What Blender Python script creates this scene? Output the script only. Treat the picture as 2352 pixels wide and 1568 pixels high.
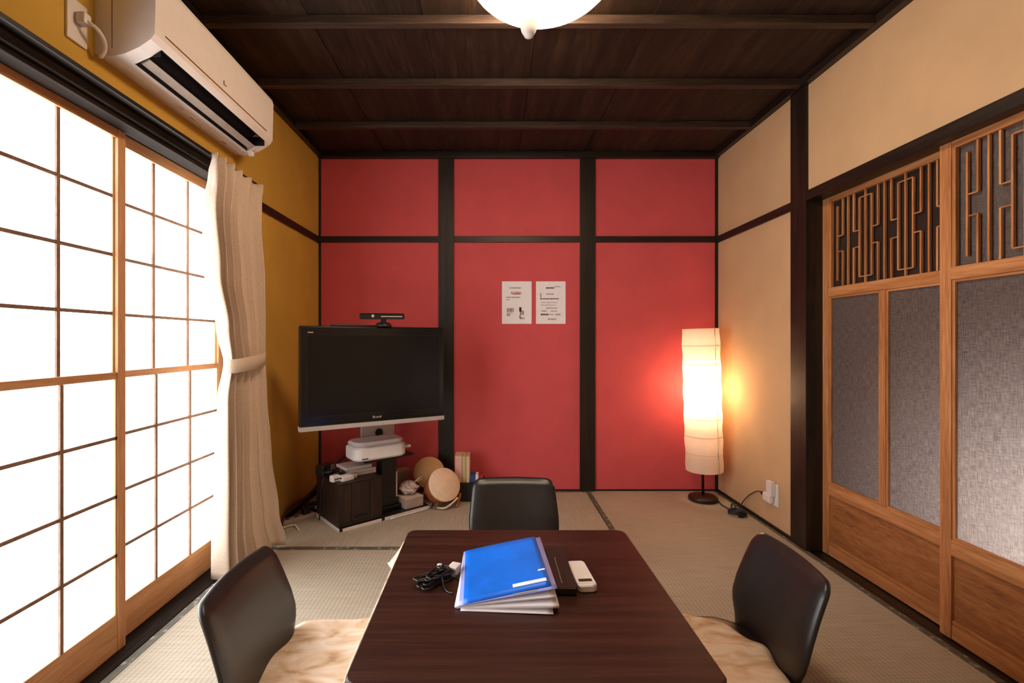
import bpy, bmesh, math, random
from mathutils import Vector, Matrix

random.seed(7)
for o in list(bpy.data.objects):
    bpy.data.objects.remove(o, do_unlink=True)
SC = bpy.context.scene
COL = SC.collection
PI = math.pi

# ------------------------------------------------------------------ camera, world, exposure
# x to the right, y = depth away from the camera, z up, floor at z = 0 (metres)
cam_d = bpy.data.cameras.new('camera')
cam = bpy.data.objects.new('camera', cam_d)
COL.objects.link(cam)
cam.location = (0, 0, 1.03)
cam.rotation_euler = (PI / 2, 0, 0)
cam_d.sensor_width = 36.0
cam_d.lens = 36.0 * 1092 / 2352
cam_d.shift_x = 48 / 2352
cam_d.shift_y = -2 / 2352
cam_d.clip_start = 0.02
SC.camera = cam

world = bpy.data.worlds.new('world')
SC.world = world
world.use_nodes = True
world.node_tree.nodes['Background'].inputs[0].default_value = (0.75, 0.85, 1.0, 1)
world.node_tree.nodes['Background'].inputs[1].default_value = 0.6

SC.view_settings.view_transform = 'Standard'
SC.view_settings.look = 'None'
SC.view_settings.gamma = 1.0
SC.view_settings.use_curve_mapping = False
SC.view_settings.exposure = 1.08
SC.cycles.use_denoising = True
SC.cycles.use_light_tree = False
SC.cycles.max_bounces = 6
SC.cycles.diffuse_bounces = 4
SC.cycles.glossy_bounces = 2
SC.cycles.transmission_bounces = 3
SC.cycles.transparent_max_bounces = 8
SC.cycles.sample_clamp_indirect = 6.0
SC.cycles.caustics_reflective = False
SC.cycles.caustics_refractive = False

WINDOW_POWER = 3.45        # daylight glowing through the shoji paper
PENDANT_POWER = 14.5       # warm glass bowl of the ceiling lamp
BULB_WATTS = 4.2         # bulb inside the paper floor lamp
HALL_FILL_WATTS = 11.0         # added fill light in the hall behind the sliding doors


def area(name, loc, rot, sx, sy, watts, color):
    d = bpy.data.lights.new(name, 'AREA')
    d.shape = 'RECTANGLE'
    d.size, d.size_y, d.energy, d.color = sx, sy, watts, color
    o = bpy.data.objects.new(name, d)
    o.location, o.rotation_euler = loc, rot
    COL.objects.link(o)
    return o


# area light added low in the hall to brighten the near door's glass
hl = area('hall_fill_light', (2.62, 0.55, 0.55), (0, 0, 0), 0.5, 0.6, HALL_FILL_WATTS, (1.0, 0.9, 0.86))
hl.rotation_euler = (Vector((1.6, 1.22, 0.30)) - hl.location).to_track_quat('-Z', 'Y').to_euler()
hl.data.spread = math.radians(60)


# ------------------------------------------------------------------ materials
MATS = {}


def nm(name):
    m = bpy.data.materials.new(name)
    m.use_nodes = True
    MATS[name] = m
    return m, m.node_tree, m.node_tree.nodes['Principled BSDF']


def inp(b, k, v):
    if k in b.inputs:
        b.inputs[k].default_value = v


def node(t, typ, **kw):
    n = t.nodes.new(typ)
    for k, v in kw.items():
        setattr(n, k, v)
    return n


def coords(t, scale=(1, 1, 1), rot=(0, 0, 0)):
    tc = node(t, 'ShaderNodeTexCoord')
    mp = node(t, 'ShaderNodeMapping')
    mp.inputs['Scale'].default_value = scale
    mp.inputs['Rotation'].default_value = rot
    t.links.new(tc.outputs['Object'], mp.inputs['Vector'])
    return mp.outputs['Vector']


def ramp(t, fac, stops):
    r = node(t, 'ShaderNodeValToRGB')
    els = r.color_ramp.elements
    while len(els) < len(stops):
        els.new(0.5)
    for e, (p, c) in zip(els, stops):
        e.position = p
        e.color = (*c, 1)
    t.links.new(fac, r.inputs[0])
    return r.outputs[0]


def bump(t, b, height, strength, dist=0.002):
    n = node(t, 'ShaderNodeBump')
    n.inputs['Strength'].default_value = strength
    n.inputs['Distance'].default_value = dist
    t.links.new(height, n.inputs['Height'])
    t.links.new(n.outputs[0], b.inputs['Normal'])


def noise(t, vec, scale, detail=4, rough=0.55):
    n = node(t, 'ShaderNodeTexNoise')
    n.inputs['Scale'].default_value = scale
    n.inputs['Detail'].default_value = detail
    n.inputs['Roughness'].default_value = rough
    t.links.new(vec, n.inputs['Vector'])
    return n.outputs['Fac']


def plain(name, col, rough=0.5, spec=0.4, metal=0.0, var=0.12, vscale=18, bmp=0.0, bscale=200, coat=0.0):
    """flat paint / plastic with a little procedural unevenness"""
    m, t, b = nm(name)
    v = coords(t)
    f = noise(t, v, vscale)
    lo = tuple(c * (1 - var) for c in col)
    hi = tuple(min(1, c * (1 + var)) for c in col)
    t.links.new(ramp(t, f, [(0.3, lo), (0.7, hi)]), b.inputs['Base Color'])
    inp(b, 'Roughness', rough)
    inp(b, 'Specular IOR Level', spec)
    inp(b, 'Metallic', metal)
    inp(b, 'Coat Weight', coat)
    if bmp:
        bump(t, b, noise(t, v, bscale, 3), bmp)
    return m


def wood(name, dark, mid, light, stretch=(1, 1, 1), scale=14, rough=0.5, spec=0.35, bmp=0.15, dist=2.2):
    m, t, b = nm(name)
    v = coords(t, stretch)
    f = noise(t, v, scale, 6, 0.62)
    w = node(t, 'ShaderNodeTexNoise')
    w.inputs['Scale'].default_value = scale * 3.2
    w.inputs['Distortion'].default_value = dist
    t.links.new(v, w.inputs['Vector'])
    mx = node(t, 'ShaderNodeMath', operation='ADD')
    mul = node(t, 'ShaderNodeMath', operation='MULTIPLY')
    mul.inputs[1].default_value = 0.4
    t.links.new(w.outputs['Fac'], mul.inputs[0])
    sc = node(t, 'ShaderNodeMath', operation='MULTIPLY')
    sc.inputs[1].default_value = 0.6
    t.links.new(f, sc.inputs[0])
    t.links.new(mul.outputs[0], mx.inputs[0])
    t.links.new(sc.outputs[0], mx.inputs[1])
    t.links.new(ramp(t, mx.outputs[0], [(0.36, dark), (0.5, mid), (0.64, light)]), b.inputs['Base Color'])
    inp(b, 'Roughness', rough)
    inp(b, 'Specular IOR Level', spec)
    bump(t, b, mx.outputs[0], bmp, 0.001)
    return m


# plaster
plain('plaster_red', (0.57, 0.087, 0.095), 0.85, 0.15, var=0.05, vscale=6)
plain('plaster_cream', (0.52, 0.34, 0.19), 0.9, 0.1, var=0.05, vscale=5)
plain('plaster_ochre', (0.56, 0.345, 0.065), 0.9, 0.1, var=0.06, vscale=5)
plain('hall_plaster', (0.45, 0.36, 0.28), 0.9, 0.1)
# timber: one material per grain direction
DK = ((0.006, 0.0035, 0.002), (0.013, 0.0075, 0.0045), (0.026, 0.015, 0.010))
wood('dark_post', *DK, stretch=(1, 1, 0.06), scale=30, rough=0.42, spec=0.4)
wood('dark_beam_x', *DK, stretch=(0.06, 1, 1), scale=30, rough=0.42, spec=0.4)
wood('dark_beam_y', *DK, stretch=(1, 0.06, 1), scale=30, rough=0.42, spec=0.4)
wood('dark_groove', *DK, stretch=(1, 0.06, 1), scale=30, rough=0.75, spec=0.08)
wood('ceiling_wood', (0.010, 0.005, 0.0025), (0.022, 0.011, 0.006), (0.042, 0.022, 0.012), stretch=(1, 0.08, 1), scale=16, rough=0.6, spec=0.25)
wood('batten_wood', (0.02, 0.011, 0.007), (0.035, 0.020, 0.013), (0.06, 0.036, 0.024), stretch=(0.06, 1, 1), scale=24, rough=0.55, spec=0.3)
PN = ((0.40, 0.185, 0.075), (0.52, 0.265, 0.12), (0.62, 0.35, 0.18))
wood('shoji_wood_z', *PN, stretch=(1, 1, 0.06), scale=26, rough=0.55)
wood('shoji_wood_y', *PN, stretch=(1, 0.06, 1), scale=26, rough=0.55)
PN_BACKLIT = ((0.16, 0.095, 0.06), (0.23, 0.14, 0.095), (0.30, 0.19, 0.13))  # screen timber with the shade of backlighting painted into its colour
wood('muntin_backlit_wood', *PN_BACKLIT, stretch=(1, 1, 0.3), scale=26, rough=0.6, spec=0.2)
DR = ((0.27, 0.095, 0.028), (0.42, 0.17, 0.058), (0.56, 0.27, 0.11))
wood('door_wood_z', *DR, stretch=(1, 1, 0.05), scale=26, rough=0.5)
wood('door_wood_y', *DR, stretch=(1, 0.05, 1), scale=26, rough=0.5)
wood('door_panel_wood', (0.17, 0.055, 0.016), (0.30, 0.11, 0.034), (0.40, 0.17, 0.06), stretch=(1, 0.10, 1), scale=22, rough=0.5, dist=3.5, bmp=0.3)
wood('table_wood', (0.018, 0.0055, 0.0035), (0.033, 0.0105, 0.0065), (0.052, 0.018, 0.011), stretch=(0.03, 1, 1), scale=45, rough=0.38, spec=0.35, bmp=0.08)
wood('chest_wood', (0.018, 0.010, 0.0075), (0.027, 0.0155, 0.011), (0.04, 0.023, 0.016), stretch=(1, 1, 0.1), scale=30, rough=0.45)
wood('drum_wood', (0.20, 0.05, 0.014), (0.33, 0.095, 0.027), (0.42, 0.15, 0.045), scale=30, rough=0.45)
plain('drum_skin', (0.72, 0.52, 0.36), 0.7, 0.2, var=0.08, vscale=30)
plain('fan_paper', (0.60, 0.34, 0.15), 0.75, 0.2, var=0.06)


def tatami(name, axis):
    m, t, b = nm(name)
    v = coords(t)
    w = node(t, 'ShaderNodeTexWave', wave_type='BANDS', bands_direction=axis)
    w.inputs['Scale'].default_value = 19.0
    w.inputs['Distortion'].default_value = 0.6
    w.inputs['Detail'].default_value = 1.0
    w.inputs['Detail Scale'].default_value = 2.0
    t.links.new(v, w.inputs['Vector'])
    st = (0.08, 1, 1) if axis == 'Y' else (1, 0.08, 1)
    # rush strands run across the ribs
    st2 = (6, 160, 1) if axis == 'X' else (160, 6, 1)
    s = noise(t, coords(t, st2), 1.0, 2)
    big = noise(t, v, 2.2, 3)
    a = node(t, 'ShaderNodeMath', operation='MULTIPLY_ADD')
    a.inputs[1].default_value = 0.22
    t.links.new(w.outputs['Fac'], a.inputs[0])
    m2 = node(t, 'ShaderNodeMath', operation='MULTIPLY')
    m2.inputs[1].default_value = 0.62
    t.links.new(s, m2.inputs[0])
    t.links.new(m2.outputs[0], a.inputs[2])
    c = node(t, 'ShaderNodeMath', operation='MULTIPLY_ADD')
    c.inputs[1].default_value = 0.3
    t.links.new(big, c.inputs[0])
    t.links.new(a.outputs[0], c.inputs[2])
    t.links.new(ramp(t, c.outputs[0], [(0.25, (0.255, 0.22, 0.165)), (0.55, (0.37, 0.315, 0.24)), (0.85, (0.45, 0.395, 0.315))]), b.inputs['Base Color'])
    inp(b, 'Roughness', 0.72)
    inp(b, 'Specular IOR Level', 0.25)
    bump(t, b, a.outputs[0], 0.55, 0.003)


tatami('tatami_along_y', 'X')
tatami('tatami_along_x', 'Y')


def heri():
    m, t, b = nm('tatami_edge')
    v = coords(t)
    vo = node(t, 'ShaderNodeTexVoronoi')
    vo.inputs['Scale'].default_value = 34
    t.links.new(v, vo.inputs['Vector'])
    t.links.new(ramp(t, vo.outputs['Distance'], [(0.18, (0.26, 0.25, 0.20)), (0.34, (0.10, 0.09, 0.065)), (0.8, (0.08, 0.07, 0.05))]), b.inputs['Base Color'])
    inp(b, 'Roughness', 0.7)


heri()


def emissive_paper(name, col, power):
    m, t, b = nm(name)
    f = noise(t, coords(t), 60, 3)
    t.links.new(ramp(t, f, [(0.2, (0.78, 0.77, 0.75)), (0.8, (0.86, 0.85, 0.83))]), b.inputs['Base Color'])
    inp(b, 'Roughness', 0.9)
    inp(b, 'Specular IOR Level', 0.05)
    inp(b, 'Emission Color', (*col, 1))
    inp(b, 'Emission Strength', power)


emissive_paper('shoji_paper', (0.93, 0.965, 1.0), WINDOW_POWER)


def bowl_glass():
    m, t, b = nm('bowl_glass')
    f = noise(t, coords(t), 9, 4, 0.6)
    t.links.new(ramp(t, f, [(0.3, (0.8, 0.7, 0.6)), (0.7, (0.92, 0.88, 0.84))]), b.inputs['Base Color'])
    col = ramp(t, f, [(0.30, (1.0, 0.68, 0.42)), (0.62, (1.0, 0.77, 0.55))])
    t.links.new(col, b.inputs['Emission Color'])
    inp(b, 'Emission Strength', PENDANT_POWER)
    inp(b, 'Roughness', 0.3)


bowl_glass()


def shade_paper():
    m, t, b = nm('shade_paper')
    out = t.nodes['Material Output']
    v = coords(t)
    f = noise(t, coords(t, (1, 1, 5)), 40, 3)
    colr = ramp(t, f, [(0.3, (0.93, 0.84, 0.72)), (0.7, (0.97, 0.92, 0.84))])
    d = node(t, 'ShaderNodeBsdfDiffuse')
    tr = node(t, 'ShaderNodeBsdfTranslucent')
    tp = node(t, 'ShaderNodeBsdfTransparent')
    tp.inputs[0].default_value = (1.0, 0.86, 0.66, 1)
    t.links.new(colr, d.inputs[0])
    t.links.new(colr, tr.inputs[0])
    m1 = node(t, 'ShaderNodeMixShader')
    m1.inputs[0].default_value = 0.6
    t.links.new(d.outputs[0], m1.inputs[1])
    t.links.new(tr.outputs[0], m1.inputs[2])
    m2 = node(t, 'ShaderNodeMixShader')
    m2.inputs[0].default_value = 0.10
    t.links.new(m1.outputs[0], m2.inputs[1])
    t.links.new(tp.outputs[0], m2.inputs[2])
    t.links.new(m2.outputs[0], out.inputs[0])


shade_paper()


def frosted():
    """ribbed, frosted door glass: passes soft light, scatters what falls on it"""
    m, t, b = nm('frosted_glass')
    out = t.nodes['Material Output']
    weave = noise(t, coords(t, (1, 260, 30)), 1.0, 2)
    weave2 = noise(t, coords(t, (1, 40, 320)), 1.0, 2)
    ad = node(t, 'ShaderNodeMath', operation='ADD')
    t.links.new(weave, ad.inputs[0])
    t.links.new(weave2, ad.inputs[1])
    hf = node(t, 'ShaderNodeMath', operation='MULTIPLY')
    hf.inputs[1].default_value = 0.5
    t.links.new(ad.outputs[0], hf.inputs[0])
    colr = ramp(t, hf.outputs[0], [(0.36, (0.085, 0.068, 0.060)), (0.64, (0.20, 0.165, 0.150))])
    t.links.new(colr, b.inputs['Base Color'])
    inp(b, 'Roughness', 0.42)
    inp(b, 'Specular IOR Level', 0.5)
    bump(t, b, hf.outputs[0], 0.5, 0.002)
    tr = node(t, 'ShaderNodeBsdfTranslucent')
    t.links.new(ramp(t, hf.outputs[0], [(0.36, (0.55, 0.5, 0.48)), (0.64, (0.9, 0.86, 0.84))]), tr.inputs[0])
    mx = node(t, 'ShaderNodeMixShader')
    mx.inputs[0].default_value = 0.42
    t.links.new(b.outputs[0], mx.inputs[1])
    t.links.new(tr.outputs[0], mx.inputs[2])
    t.links.new(mx.outputs[0], out.inputs[0])


frosted()


def smoky():
    m, t, b = nm('clear_pane')
    out = t.nodes['Material Output']
    tp = node(t, 'ShaderNodeBsdfTransparent')
    tp.inputs[0].default_value = (0.75, 0.70, 0.66, 1)
    inp(b, 'Base Color', (0.05, 0.04, 0.035, 1))
    inp(b, 'Roughness', 0.12)
    f = noise(t, coords(t), 5)
    t.links.new(ramp(t, f, [(0.3, (0.04, 0.03, 0.025)), (0.7, (0.07, 0.055, 0.045))]), b.inputs['Base Color'])
    mx = node(t, 'ShaderNodeMixShader')
    mx.inputs[0].default_value = 0.55
    t.links.new(b.outputs[0], mx.inputs[1])
    t.links.new(tp.outputs[0], mx.inputs[2])
    t.links.new(mx.outputs[0], out.inputs[0])


smoky()


def fabric(name, c0, c1, scale=160, rough=0.9, trans=0.0):
    m, t, b = nm(name)
    v = coords(t)
    f = noise(t, v, scale, 2)
    t.links.new(ramp(t, f, [(0.3, c0), (0.7, c1)]), b.inputs['Base Color'])
    inp(b, 'Roughness', rough)
    inp(b, 'Specular IOR Level', 0.1)
    bump(t, b, f, 0.3, 0.001)
    if trans:
        out = t.nodes['Material Output']
        tr = node(t, 'ShaderNodeBsdfTranslucent')
        tr.inputs[0].default_value = (*c1, 1)
        mx = node(t, 'ShaderNodeMixShader')
        mx.inputs[0].default_value = trans
        t.links.new(b.outputs[0], mx.inputs[1])
        t.links.new(tr.outputs[0], mx.inputs[2])
        t.links.new(mx.outputs[0], out.inputs[0])


fabric('curtain_linen', (0.60, 0.48, 0.37), (0.74, 0.61, 0.50), 220, trans=0.03)


def blanket_cloth():
    m, t, b = nm('blanket_cloth')
    v = coords(t, (1.0, 2.2, 1.0), (0, 0, 0.6))
    n = node(t, 'ShaderNodeTexNoise')
    n.inputs['Scale'].default_value = 6.5
    n.inputs['Detail'].default_value = 6
    n.inputs['Distortion'].default_value = 1.6
    t.links.new(v, n.inputs['Vector'])
    t.links.new(ramp(t, n.outputs['Fac'], [(0.28, (0.46, 0.29, 0.17)), (0.42, (0.65, 0.48, 0.33)), (0.56, (0.75, 0.61, 0.48)), (0.72, (0.82, 0.74, 0.66))]), b.inputs['Base Color'])
    inp(b, 'Roughness', 0.95)
    inp(b, 'Specular IOR Level', 0.05)
    bump(t, b, noise(t, coords(t), 260, 2), 0.35, 0.001)


blanket_cloth()
plain('black_leather', (0.013, 0.011, 0.0105), 0.36, 0.5, var=0.15, bmp=0.12, bscale=500)
plain('black_plastic', (0.012, 0.011, 0.011), 0.4, 0.45)
plain('gloss_black', (0.006, 0.006, 0.006), 0.16, 0.5)
plain('screen_black', (0.006, 0.0055, 0.0055), 0.24, 0.35)
plain('silver_plastic', (0.42, 0.36, 0.33), 0.4, 0.5, var=0.05)
plain('silver_metal', (0.62, 0.58, 0.55), 0.3, 0.5, metal=0.8)
plain('ac_plastic', (0.80, 0.74, 0.70), 0.42, 0.4, var=0.03)
plain('ac_dark', (0.012, 0.012, 0.013), 0.6, 0.2)
plain('ac_louver', (0.40, 0.34, 0.29), 0.5, 0.3)
plain('ac_groove', (0.20, 0.09, 0.04), 0.6, 0.2)
plain('ac_mark', (0.30, 0.18, 0.11), 0.6, 0.2)
plain('white_plastic', (0.70, 0.64, 0.60), 0.45, 0.4, var=0.03)
plain('cool_white', (0.66, 0.63, 0.63), 0.45, 0.4, var=0.03)
plain('paper_white', (0.80, 0.77, 0.81), 0.85, 0.1, var=0.03)
plain('paper_page', (0.70, 0.67, 0.70), 0.7, 0.2, var=0.04)
plain('print_grey', (0.36, 0.30, 0.29), 0.9, 0.05, var=0.2)
plain('print_black', (0.06, 0.045, 0.045), 0.9, 0.05)
plain('print_red', (0.62, 0.30, 0.28), 0.9, 0.05)
plain('folder_blue', (0.002, 0.145, 0.74), 0.38, 0.4, var=0.14, vscale=14)
plain('folder_clear', (0.30, 0.36, 0.80), 0.3, 0.5, var=0.1)
plain('tape_white', (0.72, 0.80, 0.92), 0.5, 0.3)
plain('dark_case', (0.016, 0.012, 0.010), 0.4, 0.45)
plain('cable_black', (0.010, 0.010, 0.011), 0.32, 0.5)
plain('cable_white', (0.66, 0.58, 0.52), 0.5, 0.4)
plain('cable_brown', (0.05, 0.022, 0.012), 0.45, 0.4)
plain('carton_pink', (0.60, 0.47, 0.40), 0.75, 0.2)
plain('carton_tan', (0.42, 0.31, 0.25), 0.8, 0.2)
plain('carton_grey', (0.21, 0.15, 0.125), 0.8, 0.2)
plain('page_cream', (0.66, 0.50, 0.31), 0.8, 0.15, var=0.06)
plain('page_yellow', (0.55, 0.42, 0.22), 0.8, 0.15, var=0.06)
plain('page_pink', (0.70, 0.42, 0.33), 0.8, 0.15, var=0.06)
plain('blue_card', (0.03, 0.06, 0.16), 0.6, 0.3)
plain('red_card', (0.30, 0.02, 0.035), 0.6, 0.3)
plain('lamp_base', (0.022, 0.009, 0.006), 0.4, 0.4)
plain('lcd_dark', (0.045, 0.035, 0.03), 0.25, 0.5)
plain('glue_dark', (0.16, 0.12, 0.09), 0.8, 0.1)


def bulb_mat():
    m, t, b = nm('bulb_glass')
    out = t.nodes['Material Output']
    f = noise(t, coords(t), 20)
    t.links.new(ramp(t, f, [(0.3, (0.9, 0.85, 0.8)), (0.7, (0.95, 0.9, 0.85))]), b.inputs['Base Color'])
    inp(b, 'Roughness', 0.1)
    tp = node(t, 'ShaderNodeBsdfTransparent')
    mx = node(t, 'ShaderNodeMixShader')
    mx.inputs[0].default_value = 0.88
    t.links.new(b.outputs[0], mx.inputs[1])
    t.links.new(tp.outputs[0], mx.inputs[2])
    t.links.new(mx.outputs[0], out.inputs[0])


bulb_mat()

# ------------------------------------------------------------------ scene helpers
WM = {}


def W(o):
    return WM.get(o.name, Matrix.Identity(4)) if o else Matrix.Identity(4)


def setp(o, label=None, cat=None, group=None, kind=None):
    if label:
        o['label'] = label
    if cat:
        o['category'] = cat
    if group:
        o['group'] = group
    if kind:
        o['kind'] = kind
    return o


def thing(name, loc, label, cat, rz=0.0, group=None, kind=None):
    o = bpy.data.objects.new(name, None)
    COL.objects.link(o)
    o.empty_display_size = 0.05
    o.location = loc
    o.rotation_euler = (0, 0, rz)
    WM[o.name] = Matrix.Translation(loc) @ Matrix.Rotation(rz, 4, 'Z')
    return setp(o, label, cat, group, kind)


def link(name, me, mat, parent=None, smooth=False):
    o = bpy.data.objects.new(name, me)
    COL.objects.link(o)
    if mat and not me.materials:
        me.materials.append(MATS[mat])
    if parent:
        o.parent = parent
        WM[o.name] = W(parent)
    if smooth:
        for p in me.polygons:
            p.use_smooth = True
    return o


class MB:
    """collects shapes, then links them as one mesh object"""

    def __init__(s):
        s.v, s.f, s.sm = [], [], []

    def add(s, vs, fs, smooth=False):
        b = len(s.v)
        s.v += [Vector(v) for v in vs]
        s.f += [[i + b for i in f] for f in fs]
        s.sm += [smooth] * len(fs)
        return s

    def box(s, x0, x1, y0, y1, z0, z1, bev=0.0, M=None):
        x0, x1 = sorted((x0, x1))
        y0, y1 = sorted((y0, y1))
        z0, z1 = sorted((z0, z1))
        bm = bmesh.new()
        bmesh.ops.create_cube(bm, size=1.0)
        for v in bm.verts:
            v.co = Vector((x0 + (v.co.x + .5) * (x1 - x0), y0 + (v.co.y + .5) * (y1 - y0), z0 + (v.co.z + .5) * (z1 - z0)))
        if bev:
            bev = min(bev, 0.45 * min(x1 - x0, y1 - y0, z1 - z0))
            bmesh.ops.bevel(bm, geom=list(bm.edges), offset=bev, segments=2, affect='EDGES', profile=0.6)
        bm.verts.index_update()
        s.add([(M @ v.co) if M else v.co.copy() for v in bm.verts], [[v.index for v in f.verts] for f in bm.faces])
        bm.free()
        return s

    def prism(s, poly, axis, a0, a1, M=None):
        """poly: list of 2-tuples; axis: 'x','y','z' extrusion; the 2D coordinates are the other axes in order"""
        def put(p, a):
            if axis == 'y':
                return Vector((p[0], a, p[1]))
            if axis == 'x':
                return Vector((a, p[0], p[1]))
            return Vector((p[0], p[1], a))
        n = len(poly)
        vs = [put(p, a0) for p in poly] + [put(p, a1) for p in poly]
        if M:
            vs = [M @ v for v in vs]
        fs = [[i, (i + 1) % n, n + (i + 1) % n, n + i] for i in range(n)] + [list(range(n))[::-1], list(range(n, 2 * n))]
        return s.add(vs, fs)

    def lathe(s, prof, seg=32, M=None, cap=True, smooth=True):
        """prof: list of (r, z) from bottom to top around the local z axis"""
        vs, fs = [], []
        n = len(prof)
        for r, z in prof:
            for k in range(seg):
                a = 2 * PI * k / seg
                v = Vector((r * math.cos(a), r * math.sin(a), z))
                vs.append(M @ v if M else v)
        for i in range(n - 1):
            for k in range(seg):
                k2 = (k + 1) % seg
                fs.append([i * seg + k, i * seg + k2, (i + 1) * seg + k2, (i + 1) * seg + k])
        s.add(vs, fs, smooth)
        if cap:
            b = len(s.v) - len(vs)
            if prof[0][0] > 1e-5:
                s.f.append([b + k for k in range(seg)][::-1]); s.sm.append(False)
            if prof[-1][0] > 1e-5:
                s.f.append([b + (n - 1) * seg + k for k in range(seg)]); s.sm.append(False)
        return s

    def tube(s, pts, r, seg=8, closed=False, sub=6):
        P = [Vector(p) for p in pts]
        if sub > 1 and len(P) > 2:
            Q = []
            n = len(P)
            rng = range(n) if closed else range(n - 1)
            for i in rng:
                p0 = P[(i - 1) % n] if (closed or i > 0) else P[i]
                p1, p2 = P[i], P[(i + 1) % n]
                p3 = P[(i + 2) % n] if (closed or i + 2 < n) else P[i + 1]
                for k in range(sub):
                    u = k / sub
                    Q.append(0.5 * ((2 * p1) + (-p0 + p2) * u + (2 * p0 - 5 * p1 + 4 * p2 - p3) * u * u + (-p0 + 3 * p1 - 3 * p2 + p3) * u ** 3))
            if not closed:
                Q.append(P[-1])
            P = Q
        n = len(P)
        vs, fs = [], []
        up = None
        for i in range(n):
            a = P[(i - 1) % n] if (closed or i > 0) else P[i]
            b = P[(i + 1) % n] if (closed or i < n - 1) else P[i]
            t = (b - a).normalized()
            if up is None:
                up = Vector((0, 0, 1)) if abs(t.z) < 0.9 else Vector((1, 0, 0))
            u = (up - t * up.dot(t))
            u = u.normalized() if u.length > 1e-6 else t.orthogonal().normalized()
            up = u
            w = t.cross(u)
            for k in range(seg):
                an = 2 * PI * k / seg
                vs.append(P[i] + (u * math.cos(an) + w * math.sin(an)) * r)
        for i in range(n if closed else n - 1):
            j = (i + 1) % n
            for k in range(seg):
                k2 = (k + 1) % seg
                fs.append([i * seg + k, i * seg + k2, j * seg + k2, j * seg + k])
        if not closed:
            fs.append(list(range(seg))[::-1])
            fs.append(list(range((n - 1) * seg, n * seg)))
        return s.add(vs, fs, True)

    def grid(s, fn, nu, nv, smooth=True):
        vs = [fn(i / nu, j / nv) for j in range(nv + 1) for i in range(nu + 1)]
        fs = [[j * (nu + 1) + i, j * (nu + 1) + i + 1, (j + 1) * (nu + 1) + i + 1, (j + 1) * (nu + 1) + i] for j in range(nv) for i in range(nu)]
        return s.add(vs, fs, smooth)

    def build(s, name, mat, parent=None, local=False, recalc=True):
        """world coordinates unless local=True; stored relative to the parent"""
        inv = Matrix.Identity(4) if local else W(parent).inverted()
        me = bpy.data.meshes.new(name)
        me.from_pydata([inv @ v for v in s.v], [], s.f)
        for p, sm in zip(me.polygons, s.sm):
            p.use_smooth = sm
        if recalc:
            bm = bmesh.new()
            bm.from_mesh(me)
            bmesh.ops.recalc_face_normals(bm, faces=bm.faces)
            bm.to_mesh(me)
            bm.free()
        me.update()
        return link(name, me, mat, parent)


def rrect(x0, x1, y0, y1, r, seg=6):
    pts = []
    for cx, cy, a0 in ((x1 - r, y0 + r, -PI / 2), (x1 - r, y1 - r, 0), (x0 + r, y1 - r, PI / 2), (x0 + r, y0 + r, PI)):
        for k in range(seg + 1):
            a = a0 + PI / 2 * k / seg
            pts.append((cx + r * math.cos(a), cy + r * math.sin(a)))
    return pts


def slab(poly, z0, z1, ch):
    """flat slab with a small rounded-over top edge"""
    cx = sum(p[0] for p in poly) / len(poly)
    cy = sum(p[1] for p in poly) / len(poly)
    def ins(d):
        out = []
        for x, y in poly:
            v = Vector((x - cx, y - cy))
            L = max(abs(v.x), abs(v.y))
            out.append((cx + v.x * (1 - d / L), cy + v.y * (1 - d / L)))
        return out
    rings = [(ins(ch), z0), (poly, z0 + ch), (poly, z1 - ch), (ins(ch), z1)]
    n = len(poly)
    vs, fs = [], []
    for r, z in rings:
        vs += [(x, y, z) for x, y in r]
    for i in range(3):
        for k in range(n):
            j = (k + 1) % n
            fs.append([i * n + k, i * n + j, (i + 1) * n + j, (i + 1) * n + k])
    fs.append(list(range(n))[::-1])
    fs.append(list(range(3 * n, 4 * n)))
    return MB().add(vs, fs)


def B(name, mat, parent, *a, bev=0.0, local=False):
    return MB().box(*a, bev=bev).build(name, mat, parent, local)


def copies(src, spots):
    """further copies of a part at offsets from the first one"""
    out = []
    for d in spots:
        c = src.copy()
        COL.objects.link(c)
        c.parent = src.parent
        c.location = Vector(src.location) + Vector(d)
        WM[c.name] = W(src.parent)
        out.append(c)
    return out


def struct(o, label):
    return setp(o, label, None, None, 'structure')


# ------------------------------------------------------------------ the room
XL, XR, YB, YF = -1.179, 1.552, 3.26, -0.38
ZC = 2.315

# floor and mats
floor = thing('floor', (0, 0, 0), 'tatami mat floor of the small room', None, kind='structure')
B('floor_base', 'chest_wood', floor, XL - 0.14, XR + 0.16, YF, YB, -0.08, -0.025)
MW = (XR - XL) / 3


def mat_piece(x0, x1, y0, y1, along):
    g = 0.0015
    o = B('tatami_mat', 'tatami_along_' + along, floor, x0 + g, x1 - g, y0 + g, y1 - g, -0.025, 0.0, bev=0.003)
    hw = 0.029
    if along == 'y':
        rects = [(x0 + g, x0 + hw, y0 + g, y1 - g), (x1 - hw, x1 - g, y0 + g, y1 - g)]
    else:
        rects = [(x0 + g, x1 - g, y0 + g, y0 + hw), (x0 + g, x1 - g, y1 - hw, y1 - g)]
    for r in rects:
        B('border', 'tatami_edge', o, *r, -0.01, 0.0016)


XA = 0.648
mat_piece(XL, XA, 2.345, YB, 'x')
mat_piece(XA, XR, 1.43, YB, 'y')
mat_piece(XL, XL + MW, 0.52, 2.345, 'y')
mat_piece(XL + MW, XA, 1.43, 2.345, 'x')
mat_piece(XL + MW, XR, 0.52, 1.43, 'x')
mat_piece(XL, XR, YF, 0.52, 'x')

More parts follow.
